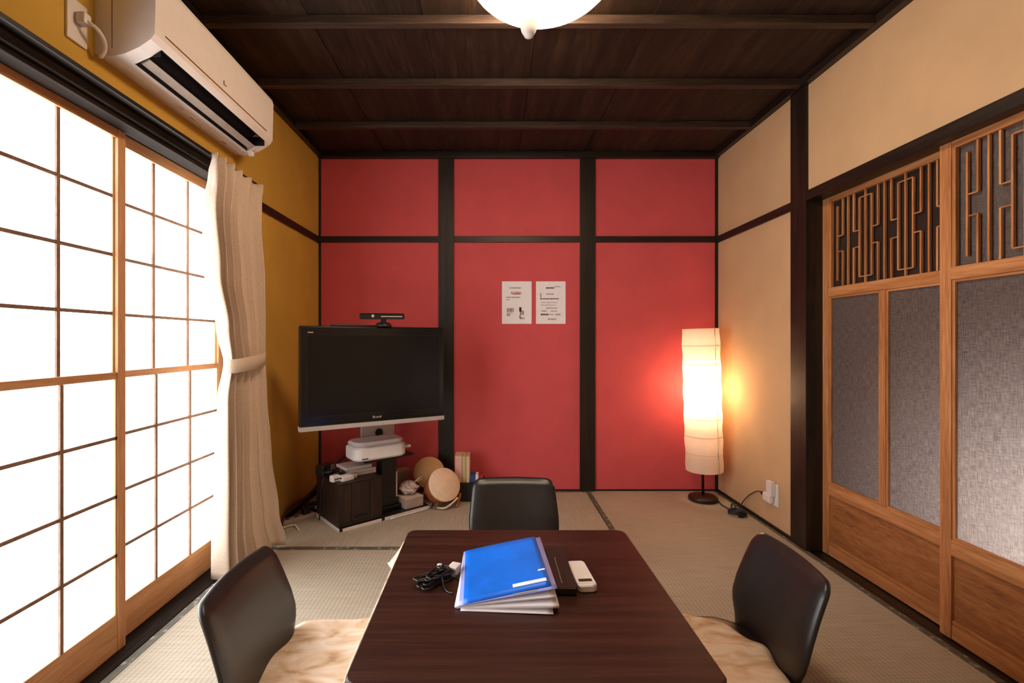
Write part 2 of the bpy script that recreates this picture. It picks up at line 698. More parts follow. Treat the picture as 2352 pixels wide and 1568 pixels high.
# ceiling: dark boards laid over battens
ceiling = thing('ceiling', (0, 0, ZC), 'dark brown board ceiling with thin battens', None, kind='structure')
B('ceiling_slab', 'ceiling_wood', ceiling, XL - 0.2, XR + 1.6, YF - 0.1, YB + 0.1, ZC + 0.03, ZC + 0.1)
nb = 6
bw = (XR - XL) / nb
for k in range(nb):
    B('ceiling_board', 'ceiling_wood', ceiling, XL + k * bw + 0.001, XL + (k + 1) * bw - 0.001, YF, YB, ZC + (0.004 if k % 2 else 0.0), ZC + 0.03)
for k in range(1, 8):
    y = YB - 0.456 * k
    B('batten', 'batten_wood', ceiling, XL, XR, y - 0.017, y + 0.017, ZC - 0.034, ZC + 0.002, bev=0.003)

# walls
struct(B('wall_back', 'plaster_red', None, XL - 0.15, XR + 0.15, YB, YB + 0.1, 0, ZC + 0.03), 'red plaster wall divided by dark posts')
WY0, WY1, WZ = 0.20, 2.34, 1.775           # window opening in the left wall
m = MB()
m.box(XL - 0.16, XL, YF, WY0, 0, ZC + 0.03).box(XL - 0.16, XL, WY1, YB, 0, ZC + 0.03).box(XL - 0.16, XL, WY0, WY1, WZ, ZC + 0.03)
struct(m.build('wall_left', 'plaster_ochre'), 'ochre plaster wall around the paper screens')
DY0, DY1, DZ = 0.90, 2.335, 1.74
m = MB()
m.box(XR, XR + 0.16, YF, DY0, 0, ZC + 0.03).box(XR, XR + 0.16, DY1, YB, 0, ZC + 0.03).box(XR, XR + 0.16, DY0, DY1, DZ, ZC + 0.03)
struct(m.build('wall_right', 'plaster_cream'), 'cream plaster wall with glazed sliding doors')
struct(B('wall_front', 'plaster_cream', None, XL - 0.16, XR + 0.16, YF - 0.1, YF, 0, ZC + 0.03), 'cream plaster wall behind the viewer')
# the hall behind the sliding doors
m = MB()
m.box(2.75, 2.85, -0.5, 3.3, -0.1, ZC + 0.03).box(XR + 0.16, 2.85, 3.26, 3.36, -0.1, ZC + 0.03).box(XR + 0.16, 2.85, -0.6, -0.5, -0.1, ZC + 0.03)
struct(m.build('wall_hall', 'hall_plaster'), 'plain plaster hall walls behind the glazed doors')
struct(B('floor_hall', 'door_panel_wood', None, XR + 0.16, 2.85, -0.5, 3.3, -0.1, -0.02), 'board floor of the hall behind the glazed doors')

# dark timber: posts, rails, ceiling rims, sills
TR = [0]


def trim(mat, label, *a, bev=0.002, name=None):
    TR[0] += 1
    return struct(B(name or 'trim_%d' % TR[0], mat, None, *a, bev=bev), label)


P1, P2 = (-0.360, -0.255), (0.607, 0.712)
trim('dark_post', 'dark wooden post of the red wall beside the television', *P1, YB - 0.014, YB, 0, ZC - 0.04)
trim('dark_post', 'dark wooden post of the red wall right of the two notices', *P2, YB - 0.014, YB, 0, ZC - 0.04)
trim('dark_post', 'thin dark corner post between ochre and red walls', XL, XL + 0.014, YB - 0.012, YB, 0, ZC - 0.04)
trim('dark_post', 'thin dark corner post behind the paper floor lamp', XR - 0.018, XR, YB - 0.012, YB, 0, ZC - 0.04)
for a, b, lb in ((XL + 0.014, P1[0], 'above the television'), (P1[1], P2[0], 'above the two notices'), (P2[1], XR - 0.018, 'above the floor lamp')):
    trim('dark_beam_x', 'dark horizontal rail on the red wall ' + lb, a, b, YB - 0.010, YB, 1.702, 1.744)
trim('dark_beam_x', 'dark ceiling rim along the red wall', XL, XR, YB - 0.038, YB, ZC - 0.042, ZC)
trim('dark_beam_y', 'dark ceiling rim above the air conditioner wall', XL, XL + 0.034, YF, YB - 0.038, ZC - 0.036, ZC)
trim('dark_beam_y', 'dark ceiling rim along the cream wall', XR - 0.034, XR, YF, YB - 0.038, ZC - 0.036, ZC)
# left wall
trim('dark_beam_y', 'dark rail on the ochre wall between curtain and corner', XL, XL + 0.010, WY1, YB - 0.012, 1.694, 1.738)
trim('dark_groove', 'dark lintel above the paper screens', XL - 0.15, XL + 0.022, WY0, WY1, 1.745, 1.79)
trim('dark_groove', 'grooved underside rail of the dark lintel', XL - 0.060, XL + 0.006, WY0, WY1, 1.728, 1.746)
trim('dark_post', 'dark window post hidden behind the tied curtain', XL - 0.15, XL + 0.008, 2.245, 2.34, 0, 1.745)
trim('dark_post', 'dark window post at the near end of the screens', XL - 0.15, XL + 0.008, WY0, 0.262, 0, 1.745)
trim('dark_groove', 'dark wooden sill under the paper screens', XL - 0.15, XL, WY0, WY1, -0.03, 0.004)
# right wall
trim('dark_post', 'dark wooden post between cream wall and sliding doors', XR - 0.012, XR + 0.11, 2.325, 2.447, 0, ZC - 0.036)
trim('dark_post', 'dark wooden post at the near end of the sliding doors', XR - 0.012, XR + 0.11, 0.84, 0.945, 0, ZC - 0.036)
trim('dark_beam_y', 'dark rail on the cream wall above the outlet', XR - 0.010, XR, 2.447, YB - 0.012, 1.697, 1.742)
trim('dark_beam_y', 'dark lintel above the glazed sliding doors', XR - 0.012, XR + 0.16, 0.945, 2.325, 1.715, 1.762)
trim('dark_beam_y', 'dark wooden sill under the glazed sliding doors', XR, XR + 0.16, 0.90, 2.325, -0.04, -0.004)
trim('dark_beam_y', 'thin dark strip at the foot of the cream wall', XR - 0.010, XR, 2.447, YB, 0, 0.018, name='baseboard_right')
trim('dark_beam_y', 'dark strip at the foot of the ochre wall', XL, XL + 0.012, 2.34, YB, 0, 0.028, name='baseboard_left')
trim('dark_beam_x', 'thin dark strip at the foot of the red wall', XL + 0.014, XR - 0.018, YB - 0.006, YB, 0, 0.012, name='baseboard_back')


# ------------------------------------------------------------------ shoji screens
def shoji(n, X, y0, y1, label):
    r = thing('window_%d' % n, (X, (y0 + y1) / 2, 0.004), label, None, kind='structure')
    sw, th = 0.034, 0.028
    ya, yb = y0 + sw, y1 - sw
    zt, zb, zm = 1.700, 0.128, 0.914
    a = B('stile', 'shoji_wood_z', r, X - th, X, y0, ya, 0.004, 1.742, bev=0.003)
    B('stile', 'shoji_wood_z', r, X - th, X, yb, y1, 0.004, 1.742, bev=0.003)
    B('top_rail', 'shoji_wood_y', r, X - th, X - 0.002, ya, yb, zt, 1.742, bev=0.002)
    B('bottom_rail', 'shoji_wood_y', r, X - th, X - 0.002, ya, yb, 0.004, zb, bev=0.002)
    B('middle_rail', 'shoji_wood_y', r, X - th, X - 0.003, ya, yb, zm - 0.012, zm + 0.012, bev=0.002)
    # thin beads round the inner edge
    for z0, z1, xo in ((zm + 0.012, zt, -0.012), (zb, zm - 0.012, -0.003)):
        B('inner_bead', 'shoji_wood_z', r, X + xo - 0.012, X + xo, ya, ya + 0.007, z0, z1)
        B('inner_bead', 'shoji_wood_z', r, X + xo - 0.012, X + xo, yb - 0.007, yb, z0, z1)
    ys = [ya + (yb - ya) * k / 3 for k in range(4)]
    mw = 0.0054
    pane = None
    for half, (z0, z1, xo) in enumerate(((zm + 0.012, zt, -0.012), (zb, zm - 0.012, -0.002))):
        zs = [z0 + (z1 - z0) * k / 4 for k in range(5)]
        for k in (1, 2):
            B('muntin', 'muntin_backlit_wood', r, X + xo - 0.0065, X + xo, ys[k] - mw, ys[k] + mw, z0, z1)
        for k in (1, 2, 3):
            B('muntin', 'muntin_backlit_wood', r, X + xo - 0.0065, X + xo - 0.001, ya, yb, zs[k] - mw, zs[k] + mw)
        first = None
        for i in range(3):
            for j in range(4):
                if first is None:
                    first = B('paper_pane', 'paper_white', r, X + xo - 0.0085, X + xo - 0.0065, ys[0], ys[1], zs[0], zs[1])
                    first.data.materials.append(MATS['shoji_paper'])
                    for p in first.data.polygons:
                        p.material_index = 1 if p.normal.x > 0.5 else 0
                else:
                    copies(first, [(0, ys[i] - ys[0], zs[j] - zs[0])])
    return r


shoji(1, -1.232, 0.928, 1.604, 'nearer paper sliding screen, overlapping the other one')
shoji(2, -1.266, 1.566, 2.243, 'farther paper sliding screen, partly behind the curtain')
shoji(3, -1.266, 0.264, 0.962, 'paper sliding screen nearest the viewer')


# ------------------------------------------------------------------ glazed sliding doors
def sliding_door(n, X, y0, y1, label, lattice_glass, bars):
    """y1 is the far edge; the room side faces -x"""
    r = thing('door_%d' % n, (X, (y0 + y1) / 2, 0), label, None, kind='structure')
    th, sw = 0.030, 0.042
    ya, yb = y0 + sw, y1 - sw
    ym = (ya + yb) / 2
    zt = 1.738
    for a, b in ((y0, ya), (yb, y1)):
        B('stile', 'door_wood_z', r, X, X + th, a, b, 0.0, zt, bev=0.003)
    B('top_rail', 'door_wood_y', r, X + 0.002, X + th, ya, yb, 1.690, zt, bev=0.002)
    B('middle_rail', 'door_wood_y', r, X - 0.001, X + th, ya, yb, 1.240, 1.284, bev=0.003)
    B('lower_rail', 'door_wood_y', r, X - 0.001, X + th, ya, yb, 0.290, 0.345, bev=0.003)
    B('bottom_rail', 'door_wood_y', r, X + 0.002, X + th, ya, yb, 0.0, 0.050, bev=0.003)
    B('mullion', 'door_wood_z', r, X + 0.001, X + th, ym - 0.014, ym + 0.014, 0.345, 1.240, bev=0.003)
    B('wood_panel', 'door_panel_wood', r, X + 0.012, X + 0.020, ya, yb, 0.050, 0.290)
    B('panel_bead', 'door_wood_y', r, X + 0.004, X + 0.014, ya, yb, 0.050, 0.066, bev=0.002)
    for a, b in ((ya, ym - 0.014), (ym + 0.014, yb)):
        B('glass_pane', 'frosted_glass', r, X + 0.014, X + 0.018, a, b, 0.345, 1.240)
        # glazing beads
        B('glazing_bead', 'door_wood_z', r, X + 0.004, X + 0.014, a, a + 0.010, 0.345, 1.240, bev=0.002)
        B('glazing_bead', 'door_wood_z', r, X + 0.004, X + 0.014, b - 0.010, b, 0.345, 1.240, bev=0.002)
        B('glazing_bead', 'door_wood_y', r, X + 0.004, X + 0.014, a + 0.01, b - 0.01, 0.345, 0.353)
        B('glazing_bead', 'door_wood_y', r, X + 0.004, X + 0.014, a + 0.01, b - 0.01, 1.231, 1.240)
    # upper light: a pane behind a lattice of slim vertical bars
    z0, z1 = 1.284, 1.690
    B('lattice_pane', lattice_glass, r, X + 0.022, X + 0.025, ya, yb, z0, z1)
    B('lattice_frame', 'door_wood_z', r, X + 0.004, X + 0.018, yb - 0.012, yb, z0, z1)
    B('lattice_frame', 'door_wood_z', r, X + 0.004, X + 0.018, ya, ya + 0.012, z0, z1)
    H = z1 - z0
    nbar = bars
    step = (yb - ya - 0.024) / (nbar + 1)
    # three bars, the outer two broken in the middle, alternate with a slim closed frame
    w = 0.0034

    def bar(k):
        return yb - 0.012 - (k + 1) * step
    for k in range(nbar):
        y = bar(k)
        ph = (k + 5) % 6            # 0 broken, 1 full, 2 broken, 3 short, 4 full, 5 short
        segs = {0: ((0.0, 0.40), (0.58, 1.0)), 2: ((0.0, 0.40), (0.58, 1.0)), 1: ((0.0, 1.0),), 4: ((0.0, 1.0),), 3: ((0.07, 0.93),), 5: ((0.07, 0.93),)}[ph]
        for a, b in segs:
            B('lattice_bar', 'door_wood_z', r, X + 0.008, X + 0.016, y - w, y + w, z0 + a * H, z0 + b * H)
        if ph in (0, 2):
            d = step if ph == 0 else -step
            for zz in (0.40, 0.58):
                B('lattice_cross', 'door_wood_y', r, X + 0.009, X + 0.015, y, y + d, z0 + zz * H - w * 0.7, z0 + zz * H + w * 0.7)
        if ph == 3 and k + 2 < nbar:
            for zz in (0.07, 0.93):
                B('lattice_cross', 'door_wood_y', r, X + 0.009, X + 0.015, bar(k + 2), y, z0 + zz * H - w * 0.7, z0 + zz * H + w * 0.7)
    return r


sliding_door(1, 1.620, 1.615, 2.325, 'farther glazed wooden sliding door beside the dark post', 'clear_pane', 17)
sliding_door(2, 1.586, 0.950, 1.682, 'nearer glazed wooden sliding door overlapping the other', 'frosted_glass', 17)

# ------------------------------------------------------------------ ceiling lamp
LX, LY, LZ = 0.172, 1.60, 2.155
lamp = thing('ceiling_lamp', (LX, LY, LZ), 'round alabaster glass bowl lamp glowing under the dark ceiling', 'lamp')
prof = []
R0, H0 = 0.262, 0.150
for k in range(15):
    a = PI / 2 * k / 14
    prof.append((max(1e-4, R0 * math.sin(a)), LZ + H0 - H0 * math.cos(a)))
prof += [(R0 + 0.004, LZ + H0 + 0.006), (R0 - 0.006, LZ + H0 + 0.008)]
MB().lathe(prof, 56, Matrix.Translation((LX, LY, 0)), cap=False).build('glass_bowl', 'bowl_glass', lamp)
MB().lathe([(0.0001, LZ - 0.112), (0.014, LZ - 0.109), (0.024, LZ - 0.092), (0.034, LZ - 0.055), (0.040, LZ - 0.010), (0.040, LZ + 0.006)], 20, Matrix.Translation((LX - 0.046, LY - 0.01, 0))).build('finial', 'white_plastic', lamp)
MB().lathe([(0.12, ZC - 0.030), (0.125, ZC - 0.026), (0.125, ZC)], 32, Matrix.Translation((LX, LY, 0))).build('ceiling_plate', 'white_plastic', lamp)
for k in range(3):
    a = 2 * PI * k / 3 + 0.4
    MB().tube([(LX + 0.1 * math.cos(a), LY + 0.1 * math.sin(a), ZC - 0.02), (LX + (R0 - 0.004) * math.cos(a), LY + (R0 - 0.004) * math.sin(a), LZ + H0)], 0.004, 6, sub=1).build('support_rod', 'silver_metal', lamp)

# ------------------------------------------------------------------ air conditioner
AY0, AY1 = 1.415, 2.178
ac = thing('air_conditioner', (XL, (AY0 + AY1) / 2, 1.88), 'long white wall air conditioner above the paper screens', 'air conditioner')


def acp(pts):
    return [(XL + a, b) for a, b in pts]


full = [(0.0, 1.884), (0.045, 1.876), (0.088, 1.884), (0.130, 1.903), (0.166, 1.927), (0.178, 1.944), (0.182, 2.112), (0.176, 2.130), (0.160, 2.138), (0.0, 2.138)]
notch = [(0.0, 1.884), (0.045, 1.876), (0.080, 1.882), (0.072, 1.925), (0.120, 1.960), (0.164, 1.926), (0.178, 1.944), (0.182, 2.112), (0.176, 2.130), (0.160, 2.138), (0.0, 2.138)]
m = MB()
m.prism(acp(full), 'y', AY0, AY0 + 0.050)
m.prism(acp(notch), 'y', AY0 + 0.050, AY1 - 0.040)
m.prism(acp(full), 'y', AY1 - 0.040, AY1)
m.build('body', 'ac_plastic', ac)
m = MB()
m.prism(acp([(0.0805, 1.8835), (0.073, 1.9245), (0.120, 1.959), (0.1635, 1.9275), (0.160, 1.930), (0.120, 1.9565), (0.076, 1.9235), (0.083, 1.885)]), 'y', AY0 + 0.050, AY1 - 0.040)
m.box(XL + 0.080, XL + 0.160, AY0 + 0.0502, AY0 + 0.0515, 1.905, 1.945)
m.box(XL + 0.080, XL + 0.160, AY1 - 0.0415, AY1 - 0.0402, 1.905, 1.945)
m.build('air_outlet', 'ac_dark', ac)
m = MB()
m.prism(acp([(0.092, 1.8905), (0.118, 1.904), (0.121, 1.900), (0.096, 1.887)]), 'y', AY0 + 0.060, AY1 - 0.048)
m.build('louver', 'ac_louver', ac)
B('panel_groove', 'ac_groove', ac, XL + 0.176, XL + 0.1795, AY0 + 0.045, AY1 - 0.06, 1.961, 1.9655)
B('side_vent', 'ac_groove', ac, XL + 0.05, XL + 0.052, AY0 - 0.0006, AY0 + 0.001, 1.90, 2.12)
m = MB()
m.box(XL + 0.1795, XL + 0.1815, 1.776, 1.780, 1.987, 2.002).box(XL + 0.1795, XL + 0.1815, 1.780, 1.794, 1.987, 1.990)
m.build('badge', 'ac_mark', ac)
B('drain_nub', 'ac_plastic', ac, XL + 0.08, XL + 0.10, AY1 - 0.03, AY1 - 0.01, 1.868, 1.886, bev=0.003)
for i, (xx, yy) in enumerate(((0.035, 1.80), (0.03, 2.02), (0.04, 1.72))):
    B('stain', 'ac_louver', ac, XL + xx, XL + xx + 0.012, yy, yy + 0.03, 1.8765, 1.879)

# outlet of the air conditioner
so = thing('wall_outlet', (XL, 1.347, 1.93), 'white outlet plate with plug left of the air conditioner', 'outlet')
B('plate', 'white_plastic', so, XL, XL + 0.008, 1.314, 1.380, 1.872, 1.992, bev=0.003)
pl = B('plug', 'white_plastic', so, XL + 0.008, XL + 0.036, 1.336, 1.362, 1.925, 1.957, bev=0.006)
MB().tube([(XL + 0.034, 1.35, 1.935), (XL + 0.05, 1.362, 1.922), (XL + 0.052, 1.384, 1.906), (XL + 0.044, 1.398, 1.885), (XL + 0.03, 1.402, 1.868), (XL + 0.022, 1.408, 1.872), (XL + 0.020, 1.420, 1.885)], 0.0055).build('power_cord', 'white_plastic', pl)

# ------------------------------------------------------------------ curtain
cur = thing('curtain', (-1.11, 2.12, 0.02), 'pleated beige curtain tied back beside the paper screens', 'curtain')
rows = [  # z, near y, far y, x near, x far, fold depth
    (1.772, 1.880, 2.305, -1.105, -1.105, 0.012),
    (1.690, 1.868, 2.275, -1.105, -1.105, 0.018),
    (1.550, 1.838, 2.245, -1.105, -1.100, 0.024),
    (1.300, 1.868, 2.258, -1.105, -1.095, 0.026),
    (1.080, 1.940, 2.262, -1.100, -1.090, 0.022),
    (0.940, 1.975, 2.265, -1.095, -1.085, 0.016),
    (0.780, 1.960, 2.275, -1.110, -1.085, 0.020),
    (0.480, 1.985, 2.300, -1.135, -1.080, 0.026),
    (0.200, 1.995, 2.330, -1.150, -1.065, 0.030),
    (0.022, 2.005, 2.360, -1.155, -1.040, 0.032)]


def interp(z):
    for a, b in zip(rows, rows[1:]):
        if a[0] >= z >= b[0]:
            u = (a[0] - z) / (a[0] - b[0])
            u = u * u * (3 - 2 * u)
            return [p + (q - p) * u for p, q in zip(a, b)]
    return list(rows[-1])


def cfn(u, v):
    z = 1.772 - v * 1.75
    _, y0, y1, x0, x1, amp = interp(z)
    ph = 2 * PI * 5.5 * (u ** 0.8) + 0.6 * math.sin(3.1 * u + v * 2.0)
    s = math.sin(ph)
    fold = 1.35 * amp * (abs(s) ** 0.7) * (1 if s > 0 else -1)
    # neighbouring folds are not equally deep
    fold *= 0.75 + 0.35 * math.sin(5.3 * u + 1.1)
    y = y0 + (y1 - y0) * u + 0.010 * math.cos(ph) * (amp / 0.02)
    x = x0 + (x1 - x0) * u + fold + 0.004 * math.sin(9 * v + 6 * u)
    dz = 0.0
    if v == 0:
        dz = 0.006 * math.sin(ph)
    return (x, y, z + dz)


co = MB().grid(cfn, 150, 60).build('cloth', 'curtain_linen', cur, recalc=False)
sd = co.modifiers.new('thick', 'SOLIDIFY')
sd.thickness = 0.003
# tie-back band
m = MB()
ring = []
for k in range(28):
    a = 2 * PI * k / 28
    ring.append((-1.09 + 0.050 * math.cos(a), 2.118 + 0.148 * math.sin(a)))
vs, fs = [], []
for (x, y) in ring:
    dz = (y - 2.118) * 0.10
    vs += [(x, y, 0.908 + dz), (x, y, 0.966 + dz)]
n = len(ring)
for k in range(n):
    j = (k + 1) % n
    fs.append([2 * k, 2 * j, 2 * j + 1, 2 * k + 1])
to = m.add(vs, fs, True).build('tie_back', 'curtain_linen', cur)
sd = to.modifiers.new('thick', 'SOLIDIFY')
sd.thickness = 0.004
# curtain rail above the lintel
rail = thing('curtain_rail', (XL + 0.03, 1.3, 1.795), 'slim dark curtain rail along the lintel', 'curtain rail')
B('track', 'dark_beam_y', rail, XL + 0.022, XL + 0.048, WY0 + 0.02, 2.30, 1.776, 1.790, bev=0.002)
B('cap', 'batten_wood', rail, XL + 0.0, XL + 0.030, WY0 + 0.02, 2.33, 1.7905, 1.797)
for k in range(5):
    MB().tube([(-1.125, 1.91 + 0.09 * k, 1.778), (-1.118, 1.91 + 0.09 * k, 1.768), (-1.108, 1.91 + 0.09 * k, 1.755)], 0.002, 6).build('hook', 'silver_metal', rail)

# ------------------------------------------------------------------ notices on the red wall
for x0, x1, lb, lines in (
    (0.0746, 0.2776, 'white notice sheet nearer the television on the red wall',
     [(0.25, 0.65, 0.155, 0.008, 'print_grey'), (0.30, 0.66, 0.27, 0.016, 'print_red'), (0.34, 0.64, 0.30, 0.008, 'print_red'), (0.14, 0.62, 0.375, 0.007, 'print_grey'), (0.14, 0.26, 0.43, 0.006, 'print_grey'),
      (0.16, 0.40, 0.675, 0.026, 'print_grey'), (0.16, 0.36, 0.745, 0.006, 'print_grey'), (0.16, 0.28, 0.79, 0.016, 'print_grey'), (0.58, 0.66, 0.66, 0.030, 'print_black'), (0.60, 0.74, 0.74, 0.030, 'print_grey'), (0.58, 0.66, 0.83, 0.022, 'print_grey'), (0.60, 0.76, 0.87, 0.012, 'print_grey')]),
    (0.3075, 0.5105, 'white notice sheet beside the dark post on the red wall',
     [(0.34, 0.62, 0.155, 0.009, 'print_black'), (0.62, 0.82, 0.125, 0.006, 'print_grey'), (0.14, 0.20, 0.33, 0.030, 'print_grey'), (0.34, 0.60, 0.30, 0.008, 'print_grey'), (0.14, 0.78, 0.41, 0.0065, 'print_black'), (0.16, 0.72, 0.50, 0.005, 'print_grey'), (0.16, 0.66, 0.56, 0.005, 'print_grey'),
      (0.34, 0.72, 0.63, 0.007, 'print_grey'), (0.18, 0.36, 0.70, 0.008, 'print_grey'), (0.50, 0.72, 0.70, 0.006, 'print_grey'), (0.16, 0.42, 0.78, 0.011, 'print_black'), (0.44, 0.62, 0.78, 0.006, 'print_grey'), (0.66, 0.84, 0.78, 0.010, 'print_grey'), (0.40, 0.70, 0.89, 0.011, 'print_grey')])):
    nt = thing('notice_sheet', (x0, YB, 1.145), lb, 'notice')
    B('sheet', 'paper_white', nt, x0, x1, YB - 0.0012, YB, 1.145, 1.436)
    w, h = x1 - x0, 0.291
    for a, b, t_, th_, mt in lines:
        zc = 1.436 - t_ * h
        # every printed line is a row of short word marks
        m = MB()
        x = x0 + a * w
        random.seed(int(1000 * (a + t_)))
        while x < x0 + b * w - 0.002:
            l = min(random.uniform(0.008, 0.022), x0 + b * w - x)
            m.box(x, x + l, YB - 0.0016, YB - 0.0011, zc - th_ / 2, zc + th_ / 2)
            x += l + 0.0022
        m.build('printed_line', mt, nt)

# ------------------------------------------------------------------ paper floor lamp
FX, FY = 1.368, 3.070
fl = thing('floor_lamp', (FX, FY, 0), 'tall cylindrical paper floor lamp glowing in the corner', 'lamp')
TB = Matrix.Translation((FX, FY, 0))
MB().lathe([(0.082, 0.002), (0.090, 0.008), (0.090, 0.022), (0.084, 0.028), (0.03, 0.031), (0.010, 0.036)], 40, TB).build('base', 'lamp_base', fl)
MB().tube([(FX, FY, 0.03), (FX - 0.004, FY, 0.62)], 0.0085, 12, sub=1).build('pole', 'lamp_base', fl)
# slightly leaning, slightly uneven shade
LEAN = Matrix.Translation((FX + 0.009, FY, 0.195)) @ Matrix.Rotation(math.radians(-1.6), 4, 'Y')
prof = []
for k in range(41):
    u = k / 40
    rr = 0.1115 + 0.0022 * math.sin(u * 37) + 0.0025 * math.sin(PI * u)
    prof.append((rr, u * 0.912))
so_ = MB().lathe(prof, 56, LEAN, cap=False).build('shade', 'shade_paper', fl)
for k in range(9):
    z = 0.912 * k / 8
    rr = 0.1122 if 0 < k < 8 else 0.1115
    pts = [LEAN @ Vector((rr * math.cos(2 * PI * i / 40), rr * math.sin(2 * PI * i / 40), z)) for i in range(40)]
    MB().tube(pts, 0.0011, 5, closed=True, sub=1).build('rib_wire', 'page_cream', so_)
m = MB()
for a in (-1.15, 1.9):
    m.tube([LEAN @ Vector((0.110 * math.cos(a), 0.110 * math.sin(a), 0.0)), LEAN @ Vector((0.110 * math.cos(a), 0.110 * math.sin(a), 0.91))], 0.0018, 5, sub=1)
m.build('upright_wire', 'glue_dark', so_)
m = MB()
for k in range(3):
    a = 2 * PI * k / 3
    m.tube([(FX - 0.004, FY, 0.60), LEAN @ Vector((0.110 * math.cos(a), 0.110 * math.sin(a), 0.0))], 0.0015, 5, sub=1)
m.build('shade_carrier', 'lamp_base', fl)
MB().lathe([(0.017, 0.615), (0.020, 0.62), (0.020, 0.66), (0.015, 0.665)], 20, TB).build('socket', 'lamp_base', fl)
bl = MB().lathe([(0.014, 0.660), (0.018, 0.672), (0.030, 0.70), (0.0325, 0.72), (0.028, 0.74), (0.015, 0.752), (0.0002, 0.756)], 24, TB).build('bulb', 'bulb_glass', fl)
ld = bpy.data.lights.new('bulb_light', 'POINT')
ld.energy = BULB_WATTS
ld.color = (1.0, 0.70, 0.42)
ld.shadow_soft_size = 0.02
lo = bpy.data.objects.new('bulb_light', ld)
COL.objects.link(lo)
lo.location = (FX, FY, 0.715)
m = MB()
m.tube([(FX + 0.088, FY - 0.015, 0.006), (1.440, 2.97, 0.005), (1.448, 2.90, 0.005), (1.432, 2.84, 0.006), (1.405, 2.815, 0.012)], 0.003)
for i in range(4):
    q = 0.011 * i
    m.tube([(1.405, 2.815, 0.010 + q * .5), (1.43, 2.79 - q * .6, 0.012 + q * .8), (1.475, 2.765 - q * .3, 0.010 + q * .6), (1.490, 2.785, 0.009 + q * .5), (1.455, 2.82 + q * .3, 0.012 + q * .6)], 0.004, 8, closed=True)
m.tube([(1.43, 2.825, 0.02), (1.437, 2.84, 0.05), (1.449, 2.835, 0.058), (1.452, 2.82, 0.03)], 0.005)
m.tube([(1.46, 2.81, 0.02), (1.49, 2.86, 0.012), (1.525, 2.90, 0.03), (1.535, 2.86, 0.085), (1.532, 2.79, 0.135), (1.528, 2.72, 0.170), (1.526, 2.675, 0.172)], 0.0028)
m.build('power_cord', 'cable_black', fl)
B('cord_switch', 'black_plastic', fl, 1.437, 1.472, 2.755, 2.775, 0.004, 0.022, bev=0.005)

# outlet on the cream wall
ro = thing('wall_outlet', (XR, 2.60, 0.20), 'white outlet with bulky adapter low on the cream wall', 'outlet')
B('plate', 'white_plastic', ro, XR - 0.008, XR, 2.560, 2.632, 0.130, 0.252, bev=0.003)
B('adapter', 'white_plastic', ro, XR - 0.034, XR - 0.008, 2.580, 2.628, 0.180, 0.262, bev=0.005)
B('multi_tap', 'white_plastic', ro, XR - 0.036, XR - 0.008, 2.588, 2.664, 0.138, 0.190, bev=0.012)
B('cord_plug', 'black_plastic', ro, XR - 0.032, XR - 0.018, 2.664, 2.682, 0.164, 0.182, bev=0.003)

# ------------------------------------------------------------------ television on its stand
TVA = math.radians(29.9)
tv = thing('television', (-0.6105, 2.548, 0.575), 'black flat television on a stand in the corner', 'television', rz=TVA)
tcase = B('casing', 'gloss_black', tv, -0.391, 0.391, 0.0, 0.05, 0.020, 0.530, bev=0.008, local=True)
B('screen', 'screen_black', tv, -0.352, 0.358, -0.0015, 0.004, 0.072, 0.482, bev=0.001, local=True)
m = MB()
m.box(-0.352, 0.358, -0.0035, 0.0, 0.482, 0.4845).box(-0.352, 0.358, -0.0035, 0.0, 0.0695, 0.072)
m.box(-0.3545, -0.352, -0.0035, 0.0, 0.0695, 0.4845).box(0.358, 0.3605, -0.0035, 0.0, 0.0695, 0.4845)
m.build('screen_frame', 'black_plastic', tcase, local=True)
B('speaker_bar', 'silver_plastic', tv, -0.392, 0.392, -0.004, 0.045, 0.0, 0.0235, bev=0.004, local=True)
B('back_shell', 'black_plastic', tv, -0.26, 0.26, 0.05, 0.095, 0.07, 0.45, bev=0.02, local=True)
m = MB()
for k, (w, h) in enumerate(((0.0085, 0.012), (0.006, 0.008), (0.007, 0.008), (0.007, 0.008), (0.0075, 0.0105))):
    x = -0.024 + k * 0.0098
    m.box(x, x + w, -0.0015, 0.001, 0.042, 0.042 + h, bev=0.0012)
m.build('maker_mark', 'silver_metal', tcase, local=True)
B('corner_mark', 'silver_plastic', tcase, -0.352, -0.325, -0.0012, 0.001, 0.494, 0.499, local=True)
m = MB()
m.tube([(-0.24, 0.02, 0.534), (-0.12, 0.018, 0.536), (-0.02, 0.022, 0.534), (0.02, 0.03, 0.534)], 0.005)
m.build('top_cable', 'cable_black', tv, local=True)

sb = thing('sensor_bar', (-0.585, 2.585, 1.1062), 'slim black camera bar on top of the television', 'camera', rz=math.radians(8))
sbar = B('bar', 'gloss_black', sb, -0.128, 0.112, -0.012, 0.028, 0.040, 0.072, bev=0.006, local=True)
MB().lathe([(0.046, 0.0), (0.046, 0.006), (0.036, 0.018), (0.014, 0.026), (0.012, 0.042)], 24).build('foot', 'black_plastic', sb, local=True)
MB().lathe([(0.008, 0.0), (0.008, 0.003)], 16, Matrix.Translation((-0.055, -0.0118, 0.057)) @ Matrix.Rotation(PI / 2, 4, 'X')).build('lens', 'silver_metal', sbar, local=True)
B('silver_strip', 'silver_plastic', sbar, -0.012, 0.100, -0.0135, -0.011, 0.052, 0.057, local=True)

